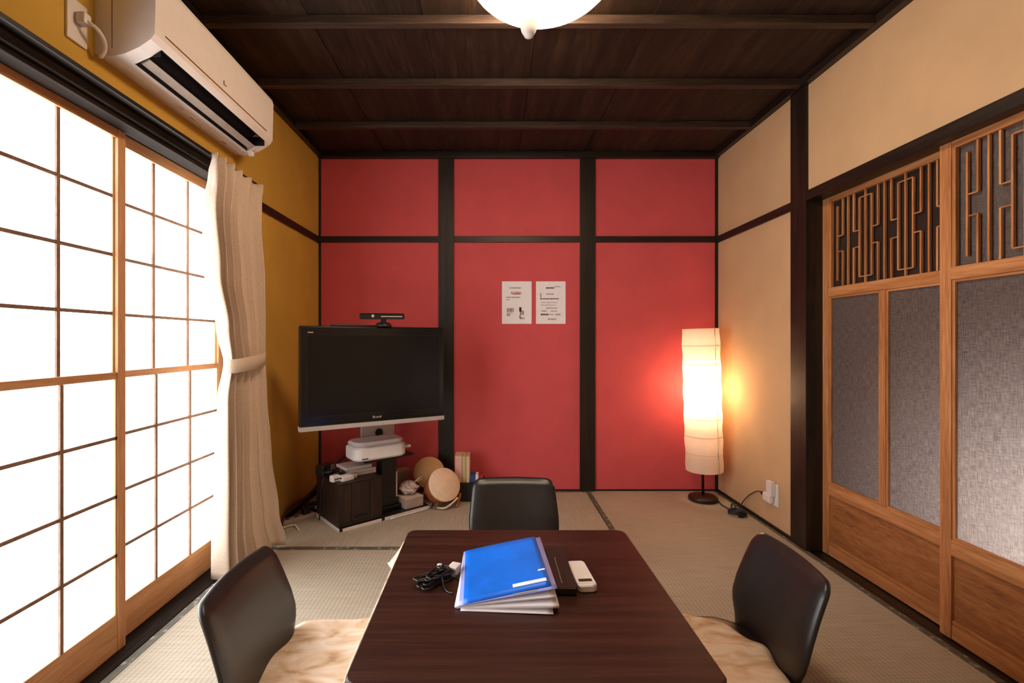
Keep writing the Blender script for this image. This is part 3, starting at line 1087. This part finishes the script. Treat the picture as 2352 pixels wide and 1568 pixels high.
SA = math.radians(41.0)
sx, sy = -0.812, 2.545
st = thing('television_stand', (sx, sy, 0), 'black pole stand with light edged base under the television', 'stand', rz=SA)
SM = W(st)
B('base_plate', 'black_plastic', st, 0.006, 0.585, 0.006, 0.345, 0.0, 0.016, bev=0.002, local=True)
for a in ((0.02, 0.25, -0.002, 0.006), (0.272, 0.575, -0.002, 0.006), (-0.002, 0.006, 0.012, 0.345), (0.585, 0.593, 0.012, 0.18)):
    B('base_edge', 'cable_white', st, *a, 0.0, 0.017, bev=0.002, local=True)
B('column', 'black_plastic', st, 0.300, 0.400, 0.090, 0.165, 0.016, 0.36, bev=0.008, local=True)
B('column_strip', 'silver_metal', st, 0.392, 0.4015, 0.0875, 0.091, 0.09, 0.24, local=True)
B('column_foot', 'gloss_black', st, 0.285, 0.420, 0.070, 0.185, 0.016, 0.05, bev=0.008, local=True)
B('shelf', 'gloss_black', st, 0.15, 0.46, 0.00, 0.235, 0.345, 0.362, bev=0.004, local=True)
m = MB()
m.box(0.205, 0.425, 0.165, 0.180, 0.36, 0.60, bev=0.004)
m.build('neck_plate', 'silver_plastic', st, local=True)
MB().lathe([(0.024, 0.0), (0.024, 0.004)], 20, Matrix.Translation((0.318, 0.164, 0.475)) @ Matrix.Rotation(PI / 2, 4, 'X')).build('cable_hole', 'ac_dark', st, local=True)
B('mount_arm', 'black_plastic', st, 0.27, 0.36, 0.08, 0.18, 0.592, 0.70, bev=0.004, local=True)
# white box with rounded lid on the shelf
dv = thing('white_console', (SM @ Vector((0.075, -0.03, 0.362))), 'white rounded console lying on the stand shelf below the television', 'console', rz=SA - 0.07)
slab(rrect(0.0, 0.318, 0.0, 0.182, 0.05), 0.004, 0.080, 0.010).build('body', 'cool_white', dv, local=True)
slab(rrect(0.006, 0.314, 0.008, 0.180, 0.06), 0.080, 0.104, 0.012).build('lid', 'cool_white', dv, local=True)
B('lid_seam', 'carton_tan', dv, 0.06, 0.26, -0.0004, 0.003, 0.0792, 0.0808, local=True)
B('side_flap', 'cool_white', dv, 0.30, 0.352, 0.03, 0.15, 0.040, 0.056, bev=0.005, local=True)
B('front_slot', 'ac_dark', dv, 0.040, 0.075, -0.001, 0.002, 0.016, 0.021, local=True)
for xx in (0.03, 0.28):
    B('foot', 'black_plastic', dv, xx, xx + 0.02, 0.05, 0.12, 0.0, 0.006, local=True)
# dark chest beside the pole
ch = thing('dark_chest', (SM @ Vector((0.004, 0.012, 0.017))), 'dark brown boxy drawer unit under the television', 'box', rz=SA)
B('body', 'chest_wood', ch, 0.0, 0.258, 0.006, 0.325, 0.0, 0.232, bev=0.006, local=True)
B('lid', 'chest_wood', ch, -0.002, 0.260, 0.002, 0.327, 0.232, 0.240, bev=0.003, local=True)
fps = []
for a in ((0.0, 0.07), (0.072, 0.178), (0.18, 0.258)):
    fp = B('front_panel', 'chest_wood', ch, a[0] + 0.002, a[1] - 0.002, 0.002, 0.008, 0.02, 0.228, bev=0.002, local=True)
    fps.append(fp)
B('handle_slot', 'ac_dark', fps[1], 0.085, 0.165, 0.0012, 0.004, 0.036, 0.052, local=True)
# flat cartons, adapter bits and cables on the chest
CM = W(ch)
for k, (u0, u1, v0, v1, z0, z1, mt, lb) in enumerate((
        (0.100, 0.262, 0.09, 0.235, 0.240, 0.272, 'carton_pink', 'lower flat pale carton on the dark chest'),
        (0.085, 0.245, 0.10, 0.24, 0.273, 0.290, 'white_plastic', 'upper flat white case on the dark chest'))):
    g = thing('flat_carton', CM @ Vector((u0, v0, z0)), lb, 'box', rz=SA + (0.02 if k else -0.03))
    B('body', mt, g, 0, u1 - u0, 0, v1 - v0, 0, z1 - z0, bev=0.004, local=True)
    B('lid_seam', 'ac_groove', g, -0.0005, u1 - u0 + 0.0005, -0.0005, 0.002, (z1 - z0) * 0.55, (z1 - z0) * 0.55 + 0.0015, local=True)
g = thing('white_adapter', CM @ Vector((0.055, 0.045, 0.240)), 'white plug adapter at the front of the dark chest top', 'adapter', rz=SA + 0.2)
B('body', 'cool_white', g, -0.032, 0.045, -0.022, 0.03, 0.0, 0.03, bev=0.008, local=True)
B('plug', 'cool_white', g, 0.045, 0.068, -0.015, 0.015, 0.004, 0.024, bev=0.004, local=True)
B('wedge', 'white_plastic', g, -0.07, -0.02, 0.015, 0.05, 0.0, 0.036, bev=0.008, local=True)
g = thing('small_router', CM @ Vector((0.025, 0.255, 0.241)), 'small dark router among cables on the dark chest', 'router', rz=SA + 0.5)
B('body', 'black_plastic', g, -0.05, 0.05, -0.03, 0.03, 0.0, 0.055, bev=0.006, local=True)
B('label_panel', 'carton_tan', g, 0.012, 0.048, -0.0312, -0.029, 0.012, 0.05, local=True)
m = MB()
random.seed(3)
for k in range(7):
    a = random.uniform(0, 6.28)
    c = CM @ Vector((0.035 + random.uniform(-0.015, 0.02), 0.13 + random.uniform(-0.07, 0.08), 0.247))
    rr = random.uniform(0.025, 0.045)
    m.tube([c + Vector((rr * math.cos(a + i * 1.26), rr * 0.7 * math.sin(a + i * 1.26), 0.012 * (i % 2) + 0.006 * k * 0.6)) for i in range(5)], 0.0035, 7, closed=True)
m.tube([CM @ Vector(p) for p in ((0.02, 0.16, 0.26), (-0.03, 0.15, 0.23), (-0.035, 0.17, 0.10), (-0.03, 0.2, 0.0))], 0.004)
setp(m.build('cable_bundle', 'cable_black'), 'tangle of black cables on top of the dark chest', 'cable')
# boxes and bags right of the pole
g = thing('low_carton', SM @ Vector((0.425, 0.03, 0.017)), 'low tan carton on the stand base beside the pole', 'box', rz=SA)
B('body', 'carton_tan', g, 0, 0.125, 0, 0.22, 0, 0.058, bev=0.004, local=True)
B('flap', 'carton_pink', g, 0.0, 0.125, 0.0, 0.11, 0.058, 0.0605, local=True)
g = thing('white_bag', SM @ Vector((0.50, 0.12, 0.0775)), 'crumpled white bag on the low tan carton', 'bag', rz=SA)
random.seed(11)


def bagf(u, v):
    a = 2 * PI * u
    p = PI * v
    r = 1 + 0.13 * math.sin(5 * a + 3 * p) + 0.10 * math.sin(9 * p + 2 * a)
    return (0.055 * r * math.cos(a) * math.sin(p), 0.062 * r * math.sin(a) * math.sin(p), 0.040 - 0.038 * math.cos(p) * (1 + 0.1 * math.sin(4 * a)))


MB().grid(bagf, 28, 16, smooth=False).build('sack', 'carton_pink', g, local=True)
MB().tube([(0.03, -0.02, 0.07), (0.05, -0.05, 0.10), (0.085, -0.03, 0.085), (0.06, 0.01, 0.06)], 0.004).build('strap', 'page_cream', g, local=True)
g = thing('grey_carton', SM @ Vector((0.435, 0.205, 0.0765)), 'greyish carton behind the white bag beside the pole', 'box', rz=SA + 0.05)
B('body', 'carton_grey', g, 0, 0.13, 0, 0.12, 0, 0.125, bev=0.003, local=True)
B('top_flap', 'carton_tan', g, 0.0, 0.13, -0.004, 0.06, 0.125, 0.128, local=True)

# drum and fan near the post
DN = Vector((0.46, -0.74, 0.50)).normalized()
dq = DN.to_track_quat('Z', 'Y').to_matrix().to_4x4()
dc = Vector((-0.285, 2.92, 0.148))
dm = thing('small_drum', (-0.30, 2.97, 0), 'small tilted drum with pale round skin beside the dark post', 'drum')
DT = Matrix.Translation(dc) @ dq
MB().lathe([(0.080, -0.135), (0.093, -0.10), (0.099, -0.055), (0.099, -0.010)], 40, DT).build('drum_body', 'drum_wood', dm)
MB().lathe([(0.097, -0.014), (0.103, -0.010), (0.104, -0.002), (0.100, 0.002), (0.0001, 0.003)], 40, DT).build('drum_skin', 'drum_skin', dm)
for px, py in ((-0.335, 2.905), (-0.215, 2.93)):
    MB().tube([(px, py, 0.005), (px + 0.012, py + 0.03, 0.035), (px + 0.02, py + 0.07, 0.065)], 0.009, 8).build('foot', 'drum_wood', dm)
MB().tube([(-0.33, 2.90, 0.012), (-0.28, 2.88, 0.016), (-0.235, 2.905, 0.040), (-0.205, 2.925, 0.065)], 0.006, 8).build('cord', 'page_cream', dm)
fq = Vector((0.12, -0.86, 0.42)).normalized().to_track_quat('Z', 'Y').to_matrix().to_4x4()
fan = thing('round_fan', (-0.41, 3.10, 0), 'round tan disc leaning on the wall behind the pale drum', 'fan')
FT = Matrix.Translation((-0.405, 3.105, 0.170)) @ fq
MB().lathe([(0.0001, -0.003), (0.100, -0.003), (0.102, 0.0), (0.100, 0.003), (0.0001, 0.003)], 40, FT).build('leaf', 'fan_paper', fan)
MB().tube([FT @ Vector((-0.02, -0.09, 0)), (-0.440, 3.05, 0.02)], 0.008, 8, sub=1).build('handle', 'fan_paper', fan)

# black holder with pale books, and a small card box
bh = thing('black_holder', (-0.15, 3.13, 0), 'black box holder behind the far chair beside the drum', 'box')
m = MB()
x0, x1, y0, y1 = -0.205, -0.045, 3.04, 3.20
m.box(x0, x1, y0, y1, 0, 0.118, bev=0.004)
m.build('body', 'black_plastic', bh)
B('rim', 'gloss_black', bh, x0 - 0.002, x1 + 0.002, y0 - 0.002, y1 + 0.002, 0.112, 0.120, bev=0.002)
for k, (a, b, h, mt, pg, lb) in enumerate(((-0.232, -0.187, 0.170, 'page_pink', 'page_cream', 'pale pink book, leftmost of three standing on the black holder'),
                                           (-0.185, -0.161, 0.168, 'page_yellow', 'page_cream', 'pale yellow book between two others on the black holder'),
                                           (-0.159, -0.139, 0.168, 'page_cream', 'page_pink', 'slim cream book, rightmost of three standing on the black holder'))):
    z0 = 0.1205
    g = thing('book', ((a + b) / 2, 3.09, z0), lb, 'book', group='pale books on the black holder')
    B('pages', pg, g, a + 0.003, b - 0.003, 3.052, 3.175, z0 + 0.002, z0 + h - 0.003)
    B('cover', mt, g, a, a + 0.003, 3.05, 3.178, z0, z0 + h)
    B('cover', mt, g, b - 0.003, b, 3.05, 3.178, z0, z0 + h)
    B('spine', mt, g, a + 0.003, b - 0.003, 3.048, 3.052, z0, z0 + h, bev=0.001)
g = thing('card_box', (-0.10, 3.09, 0.1205), 'small blue, white and red card box on the black holder', 'box')
B('blue_end', 'blue_card', g, -0.134, -0.100, 3.05, 3.12, 0.1205, 0.170, bev=0.002)
B('white_band', 'paper_page', g, -0.100, -0.082, 3.05, 3.12, 0.1205, 0.169, bev=0.002)
B('red_end', 'red_card', g, -0.082, -0.052, 3.05, 3.12, 0.1205, 0.168, bev=0.002)

# power strip and cables in the left corner
PA = math.radians(52)
ps = thing('power_strip', (-1.108, 2.722, 0), 'pale power strip on the mat beside the curtain', 'power strip', rz=PA)
B('body', 'carton_tan', ps, -0.10, 0.10, -0.024, 0.024, 0.0, 0.026, bev=0.006, local=True)
for k in range(3):
    B('socket', 'ac_dark', ps, -0.07 + k * 0.05, -0.05 + k * 0.05, -0.008, 0.008, 0.0255, 0.0268, local=True)
B('plug', 'black_plastic', ps, 0.03, 0.07, -0.02, 0.02, 0.0268, 0.06, bev=0.005, local=True)
ad = thing('power_adapter', (-1.075, 2.885, 0), 'black power adapter on the mat behind the power strip', 'adapter', rz=0.5)
B('body', 'black_plastic', ad, -0.05, 0.06, -0.035, 0.04, 0.0, 0.045, bev=0.008, local=True)
B('label_patch', 'white_plastic', ad, 0.0, 0.02, -0.0358, -0.034, 0.02, 0.038, local=True)
setp(MB().tube([(-1.15, 2.60, 0.016), (-1.158, 2.68, 0.055), (-1.145, 2.80, 0.075), (-1.11, 2.90, 0.09), (-1.05, 2.98, 0.17), (-0.98, 3.03, 0.25), (-0.90, 3.06, 0.33), (-0.80, 3.03, 0.45), (-0.72, 2.95, 0.56)], 0.009, 8).build('power_cable', 'cable_brown'),
     'thick dark brown cable arching from the floor up behind the television', 'cable')
setp(MB().tube([(-1.155, 2.56, 0.008), (-1.12, 2.62, 0.008), (-1.09, 2.635, 0.008), (-1.06, 2.60, 0.007), (-1.035, 2.565, 0.006)], 0.005, 8).build('white_cable', 'cable_white'),
     'short white cable end beside the curtain hem', 'cable')
setp(MB().tube([SM @ Vector(p) for p in ((0.36, 0.20, 0.58), (0.40, 0.205, 0.50), (0.415, 0.21, 0.40), (0.43, 0.22, 0.30), (0.44, 0.21, 0.22))], 0.0045, 8).build('white_cable', 'cable_white'),
     'thin white cable hanging under the television', 'cable')
setp(MB().tube([SM @ Vector(p) for p in ((0.595, 0.20, 0.05), (0.60, 0.14, 0.02), (0.625, 0.07, 0.006), (0.60, 0.02, 0.006), (0.55, -0.010, 0.006), (0.44, -0.013, 0.006), (0.30, -0.012, 0.006))], 0.0055, 8).build('white_cable', 'cable_white'),
     'white cable lying along the stand base toward the drum', 'cable')

# ------------------------------------------------------------------ low table with blanket
TX0, TX1, TY0, TY1, TZ = -0.287, 0.463, 0.912, 1.660, 0.370
tcx, tcy = (TX0 + TX1) / 2, (TY0 + TY1) / 2
tb = thing('low_table', (tcx, tcy, 0), 'low square table with dark brown wood-grain top', 'table')


slab(rrect(TX0, TX1, TY0, TY1, 0.028), TZ - 0.024, TZ, 0.003).build('tabletop', 'table_wood', tb)
m = MB()
for a in ((TX0 + 0.05, TX1 - 0.05, TY0 + 0.05, TY0 + 0.07), (TX0 + 0.05, TX1 - 0.05, TY1 - 0.07, TY1 - 0.05), (TX0 + 0.05, TX0 + 0.07, TY0 + 0.07, TY1 - 0.07), (TX1 - 0.07, TX1 - 0.05, TY0 + 0.07, TY1 - 0.07)):
    m.box(*a, 0.285, 0.338)
m.build('apron', 'table_wood', tb)
for x in (TX0 + 0.05, TX1 - 0.095):
    for y in (TY0 + 0.05, TY1 - 0.095):
        B('leg', 'table_wood', tb, x, x + 0.045, y, y + 0.045, 0, 0.338, bev=0.004)


# blanket pinched between tabletop and frame, hanging down and spilling over the chair seats
def sstep(a, b, x):
    u = max(0.0, min(1.0, (x - a) / (b - a)))
    return u * u * (3 - 2 * u)


def perim(s):
    """s in 0..4 round the rectangle, from the near-left corner up the left side"""
    k = int(s) % 4
    u = s - int(s)
    x0, x1, y0, y1 = TX0 - 0.009, TX1 + 0.009, TY0 - 0.002, TY1 - 0.004
    if k == 0:
        return Vector((x0, y0 + (y1 - y0) * u)), Vector((-1, 0))
    if k == 1:
        return Vector((x0 + (x1 - x0) * u, y1)), Vector((0, 1))
    if k == 2:
        return Vector((x1, y1 + (y0 - y1) * u)), Vector((1, 0))
    return Vector((x1 + (x0 - x1) * u, y0)), Vector((0, -1))


def blanket(u, v):
    s = (u * 4) % 4
    p, n = perim(s)
    k = int(s)
    # hanging profile
    wav = 0.012 * math.sin(s * 9.0) + 0.008 * math.sin(s * 23.0)
    off_h = 0.006 * min(1, v * 8) - 0.02 * v + max(0.0, wav) * v * 0.3
    z_h = 0.343 - 0.335 * v if v > 0.02 else 0.345
    # spread profile (over a seat)
    zs = [0.345, 0.305, 0.255, 0.210, 0.176, 0.162, 0.157, 0.154, 0.152, 0.149, 0.145]
    os_ = [0.004, 0.010, 0.014, 0.022, 0.045, 0.090, 0.140, 0.190, 0.236, 0.282, 0.325]
    i = min(9, int(v * 10))
    fr = v * 10 - i
    z_s = zs[i] + (zs[i + 1] - zs[i]) * fr
    off_s = os_[i] + (os_[i + 1] - os_[i]) * fr
    w = 0.0
    side = Vector((0, 0))
    if k == 0:
        w = sstep(0.02, 0.16, s) * (1 - sstep(0.745, 0.835, s))
        ss = (p.y - 1.285) / 0.2
        off_s += 0.016 * math.sin(ss * 3.0 + 0.5) * v - 0.05 * max(0, ss) ** 3 * v
        side = Vector((0, 0.030 * v * math.sin(ss * 1.4)))
    elif k == 2:
        ss = (p.y - 1.30) / 0.2
        w = sstep(2.04, 2.12, s) * (1 - sstep(2.86, 2.97, s))
        off_s += 0.012 * math.sin(ss * 3.4) * v - 0.03 * max(0, ss) ** 2.5 * v - 0.015 * v
        side = Vector((0, -0.050 * max(0.0, ss) * v * v))
    elif k == 1:
        w = sstep(1.28, 1.40, s) * (1 - sstep(1.62, 1.74, s))
    z_s += 0.006 * math.sin(s * 31 + 4 * v) * v * w
    z = z_h + (z_s - z_h) * w
    off = off_h + (off_s - off_h) * w
    q = p + n * off + side * w
    # flare of the far left corner
    c = max(0.0, 1 - abs(s - 1.0) / 0.13)
    c = c * c * (3 - 2 * c)
    if c > 0:
        q += Vector((-0.115, 0.24)) * c * (v ** 1.1)
        z = z + (0.345 - 0.20 * v - z) * c
    return (q.x, q.y, max(z, 0.006))


bk = MB().grid(blanket, 240, 20)
bo = bk.build('table_blanket', 'blanket_cloth', None, recalc=False)
setp(bo, 'pale marbled blanket spreading out from under the dark low table', 'blanket')
sd = bo.modifiers.new('thick', 'SOLIDIFY')
sd.thickness = 0.005


# ------------------------------------------------------------------ legless chairs
def backrest_mesh():
    cols, rws = 28, 30
    pf = [(0.060, 0.172, -0.030), (0.090, 0.160, -0.031), (0.120, 0.156, -0.034), (0.150, 0.166, -0.038), (0.180, 0.182, -0.043), (0.210, 0.190, -0.049), (0.260, 0.189, -0.062), (0.320, 0.184, -0.082), (0.365, 0.180, -0.099), (0.404, 0.176, -0.116)]
    RC = 0.034

    def at(v):
        t = 1 - (1 - v) ** 1.7
        z = pf[0][0] + t * (pf[-1][0] - pf[0][0])
        z, hw, x = next(((z, a[1] + (b[1] - a[1]) * (z - a[0]) / (b[0] - a[0]), a[2] + (b[2] - a[2]) * (z - a[0]) / (b[0] - a[0]))
                         for a, b in zip(pf, pf[1:]) if a[0] - 1e-9 <= z <= b[0] + 1e-9), pf[-1])
        dz = z - (pf[-1][0] - RC)
        if dz > 0:                       # rounded upper corners
            hw = hw - RC + math.sqrt(max(0.0, RC * RC - dz * dz))
        return z, hw, x

    def front(u, v):
        z, hw, x = at(v)
        s = 2 * u - 1
        s = math.copysign(abs(s) ** 0.8, s)
        pad = 0.013 * (1 - abs(s) ** 8) * (1 - sstep(0.80, 1.0, v))
        return Vector((x + 0.026 * (s * hw / 0.19) ** 2 + pad, s * hw, z))

    def back(u, v):
        z, hw, x = at(v)
        s = 2 * u - 1
        s = math.copysign(abs(s) ** 0.8, s)
        return Vector((x + 0.026 * (s * hw / 0.19) ** 2 - 0.016, s * hw, z))

    m = MB()
    m.grid(front, cols, rws).grid(back, cols, rws)
    nV = (cols + 1) * (rws + 1)

    def idx(i, j, o):
        return o + j * (cols + 1) + i
    loop = [(i, 0) for i in range(cols)] + [(cols, j) for j in range(rws)] + [(i, rws) for i in range(cols, 0, -1)] + [(0, j) for j in range(rws, 0, -1)]
    n = len(loop)
    # rounded rim
    rim = []
    for i, j in loop:
        a, b = m.v[idx(i, j, 0)], m.v[idx(i, j, nV)]
        mid = (a + b) / 2
        c = Vector((mid.x, 0, 0.24))
        d = (Vector((0, mid.y, mid.z)) - Vector((0, 0, 0.24))).normalized()
        rim.append(mid + d * 0.007)
    base = len(m.v)
    m.v += rim
    for k in range(n):
        q = (k + 1) % n
        a0, a1 = idx(*loop[k], 0), idx(*loop[q], 0)
        b0, b1 = idx(*loop[k], nV), idx(*loop[q], nV)
        m.f += [[a0, a1, base + q, base + k], [base + k, base + q, b1, b0]]
        m.sm += [True, True]
    return m


def seat_mesh():
    m = MB()
    poly = rrect(-0.045, 0.355, -0.172, 0.172, 0.11)
    rings = [(0.03, 0.003), (0.008, 0.012), (0.0, 0.060), (0.0, 0.112), (0.008, 0.128), (0.03, 0.136)]
    cx, cy = 0.155, 0.0
    n = len(poly)
    vs, fs = [], []
    for d, z in rings:
        for x, y in poly:
            L = max(abs(x - cx), abs(y - cy))
            vs.append((cx + (x - cx) * (1 - d / L), cy + (y - cy) * (1 - d / L), z))
    for i in range(len(rings) - 1):
        for k in range(n):
            j = (k + 1) % n
            fs.append([i * n + k, i * n + j, (i + 1) * n + j, (i + 1) * n + k])
    fs.append(list(range(n))[::-1])
    fs.append(list(range((len(rings) - 1) * n, len(rings) * n)))
    return m.add(vs, fs, True)


bme = sme = None
for loc, rz, lb in (((-0.582, 1.285, 0), 0.0, 'black padded legless chair on the paper screen side of the table'),
                    ((0.770, 1.390, 0), PI - 0.04, 'black padded legless chair on the sliding door side of the table'),
                    ((0.100, 2.040, 0), -PI / 2, 'black padded legless chair at the far side facing the viewer')):
    c = thing('floor_chair', loc, lb, 'chair', rz=rz, group='legless chairs around the low table')
    if bme is None:
        b = backrest_mesh().build('backrest', 'black_leather', c, local=True)
        s = seat_mesh().build('seat', 'black_leather', c, local=True)
        bme, sme = b.data, s.data
    else:
        link('backrest', bme, None, c)
        link('seat', sme, None, c)

# ------------------------------------------------------------------ things on the table
# blue folder with papers, thicker towards its right side
fo = thing('blue_folder', (0.035, 1.31, TZ), 'blue plastic file folder with white label on the dark table', 'folder')


def sheet(name, mat, c00, c10, c11, c01, curl, th, parent):
    """quad sheet: c00 near-left, c10 near-right, c11 far-right, c01 far-left; curl lifts the right part"""
    P = [Vector(c) for c in (c00, c10, c11, c01)]

    def f(u, v):
        p = P[0] * (1 - u) * (1 - v) + P[1] * u * (1 - v) + P[2] * u * v + P[3] * (1 - u) * v
        return p + Vector((0, 0, curl * math.sin(PI * u) * (0.6 + 0.4 * v)))
    top = MB().grid(f, 14, 10)
    n = len(top.v)
    m = MB()
    m.v = top.v + [Vector((v.x, v.y, max(v.z - th, TZ + 0.0006))) for v in top.v]
    m.f = list(top.f) + [[i + n for i in q][::-1] for q in top.f]
    nu, nv = 15, 11
    edge = [i for i in range(nu)] + [j * nu + nu - 1 for j in range(1, nv)] + [(nv - 1) * nu + i for i in range(nu - 2, -1, -1)] + [j * nu for j in range(nv - 2, 0, -1)]
    for k in range(len(edge)):
        a, b = edge[k], edge[(k + 1) % len(edge)]
        m.f.append([a, b, b + n, a + n])
    m.sm = [True] * len(m.f)
    return m.build(name, mat, parent), f


sheet('paper', 'paper_page', (-0.075, 1.160, 0.3715), (0.150, 1.142, 0.3735), (0.165, 1.43, 0.380), (-0.060, 1.445, 0.373), 0.0, 0.001, fo)
sheet('paper', 'paper_page', (-0.088, 1.172, 0.374), (0.165, 1.150, 0.390), (0.158, 1.44, 0.398), (-0.085, 1.45, 0.377), 0.001, 0.007, fo)
sheet('paper', 'paper_white', (-0.090, 1.170, 0.377), (0.160, 1.165, 0.405), (0.154, 1.445, 0.414), (-0.080, 1.452, 0.380), 0.001, 0.004, fo)
_, fcl = sheet('clear_sleeve', 'folder_clear', (-0.080, 1.166, 0.380), (0.163, 1.172, 0.420), (0.150, 1.456, 0.429), (-0.084, 1.455, 0.384), 0.001, 0.0015, fo)
fcov, fbl = sheet('cover', 'folder_blue', (-0.068, 1.167, 0.3835), (0.150, 1.184, 0.4225), (0.134, 1.455, 0.431), (-0.078, 1.455, 0.387), 0.0015, 0.002, fo)


def patch(name, mat, fn, u0, u1, v0, v1, lift, parent):
    def g(u, v):
        return fn(u0 + (u1 - u0) * u, v0 + (v1 - v0) * v) + Vector((0, 0, lift))
    m = MB().grid(g, 6, 2)
    m.add([p + Vector((0, 0, -0.0006)) for p in m.v], [q[::-1] for q in m.f])
    return m.build(name, mat, parent, recalc=False)


patch('white_label', 'tape_white', fbl, 0.57, 0.965, 0.075, 0.130, 0.0012, fcov)
patch('tape', 'tape_white', fbl, 0.90, 0.985, 0.270, 0.295, 0.0012, fcov)
patch('printed_line', 'print_grey', fcl, 0.55, 0.80, 0.012, 0.028, 0.0012, fo)

# black case under the folder
bc = thing('black_case', (0.17, 1.355, TZ), 'flat black case half under the blue folder', 'case')
B('body', 'dark_case', bc, 0.168, 0.222, 1.232, 1.480, TZ, TZ + 0.019, bev=0.003)
B('lid', 'dark_case', bc, 0.167, 0.223, 1.231, 1.481, TZ + 0.019, TZ + 0.0225, bev=0.0015)
B('edge_line', 'silver_plastic', bc, 0.170, 0.220, 1.2305, 1.232, TZ + 0.0185, TZ + 0.0195)
B('emblem', 'carton_grey', bc, 0.185, 0.188, 1.25, 1.40, TZ + 0.0224, TZ + 0.0229)

# remote control
rq = math.radians(4.0)
rc = thing('remote_control', (0.249, 1.316, TZ), 'white remote control with dark display on the table', 'remote', rz=rq)
m = slab(rrect(-0.026, 0.026, -0.072, 0.072, 0.013), 0.0, 0.019, 0.003)
rcb = m.build('body', 'white_plastic', rc, local=True)
B('display', 'lcd_dark', rcb, -0.018, 0.018, -0.050, -0.036, 0.0188, 0.0196, local=True)
B('cover_seam', 'carton_tan', rcb, -0.026, 0.026, -0.060, -0.0592, 0.0186, 0.0193, local=True)
MB().lathe([(0.004, 0.019), (0.004, 0.0205), (0.0001, 0.0208)], 12, Matrix.Translation((0.016, -0.068, 0))).build('button', 'cool_white', rcb, local=True)

# charger with a tangle of black cable
cg = thing('charger', (-0.135, 1.325, TZ), 'black cable tangle with small white charger left of the blue folder', 'charger')
Rm = Matrix.Translation((-0.104, 1.346, TZ)) @ Matrix.Rotation(math.radians(-22), 4, 'Z')
MB().box(-0.014, 0.014, -0.018, 0.018, 0.0, 0.026, bev=0.003, M=Rm).build('charger_cube', 'white_plastic', cg)
MB().box(-0.007, 0.007, -0.007, 0.007, 0.012, 0.028, bev=0.003, M=Matrix.Translation((-0.146, 1.345, TZ))).build('connector', 'white_plastic', cg)
m = MB()
random.seed(21)
for k in range(9):
    a = 0.5 + random.uniform(-0.45, 0.45)
    L = random.uniform(0.036, 0.056)
    ww = random.uniform(0.008, 0.016)
    c = Vector((-0.154 + random.uniform(-0.008, 0.010), 1.298 + random.uniform(-0.010, 0.012), TZ + 0.006 + 0.0035 * k * 0.7))
    d = Vector((math.cos(a + 0.35), math.sin(a + 0.35), 0))
    q = Vector((-d.y, d.x, 0))
    m.tube([c + d * L, c + d * L * 0.7 + q * ww, c - d * L * 0.7 + q * ww, c - d * L, c - d * L * 0.7 - q * ww, c + d * L * 0.7 - q * ww], 0.0026, 7, closed=True)
m.build('cable_coil', 'cable_black', cg)
m = MB()
m.tube([(-0.150, 1.325, TZ + 0.03), (-0.140, 1.305, TZ + 0.036), (-0.128, 1.318, TZ + 0.03), (-0.136, 1.340, TZ + 0.02)], 0.003, 7, closed=True)
m.tube([(-0.146, 1.340, TZ + 0.02), (-0.146, 1.330, TZ + 0.028), (-0.148, 1.315, TZ + 0.03)], 0.0026)
m.tube([(-0.134, 1.305, TZ + 0.02), (-0.128, 1.270, TZ + 0.006), (-0.115, 1.246, TZ + 0.003), (-0.098, 1.236, TZ + 0.003)], 0.0026)
m.tube([(-0.12, 1.33, TZ + 0.018), (-0.104, 1.335, TZ + 0.006), (-0.09, 1.31, TZ + 0.003), (-0.082, 1.285, TZ + 0.003), (-0.085, 1.26, TZ + 0.003)], 0.0026)
m.build('cable_end', 'cable_black', cg)
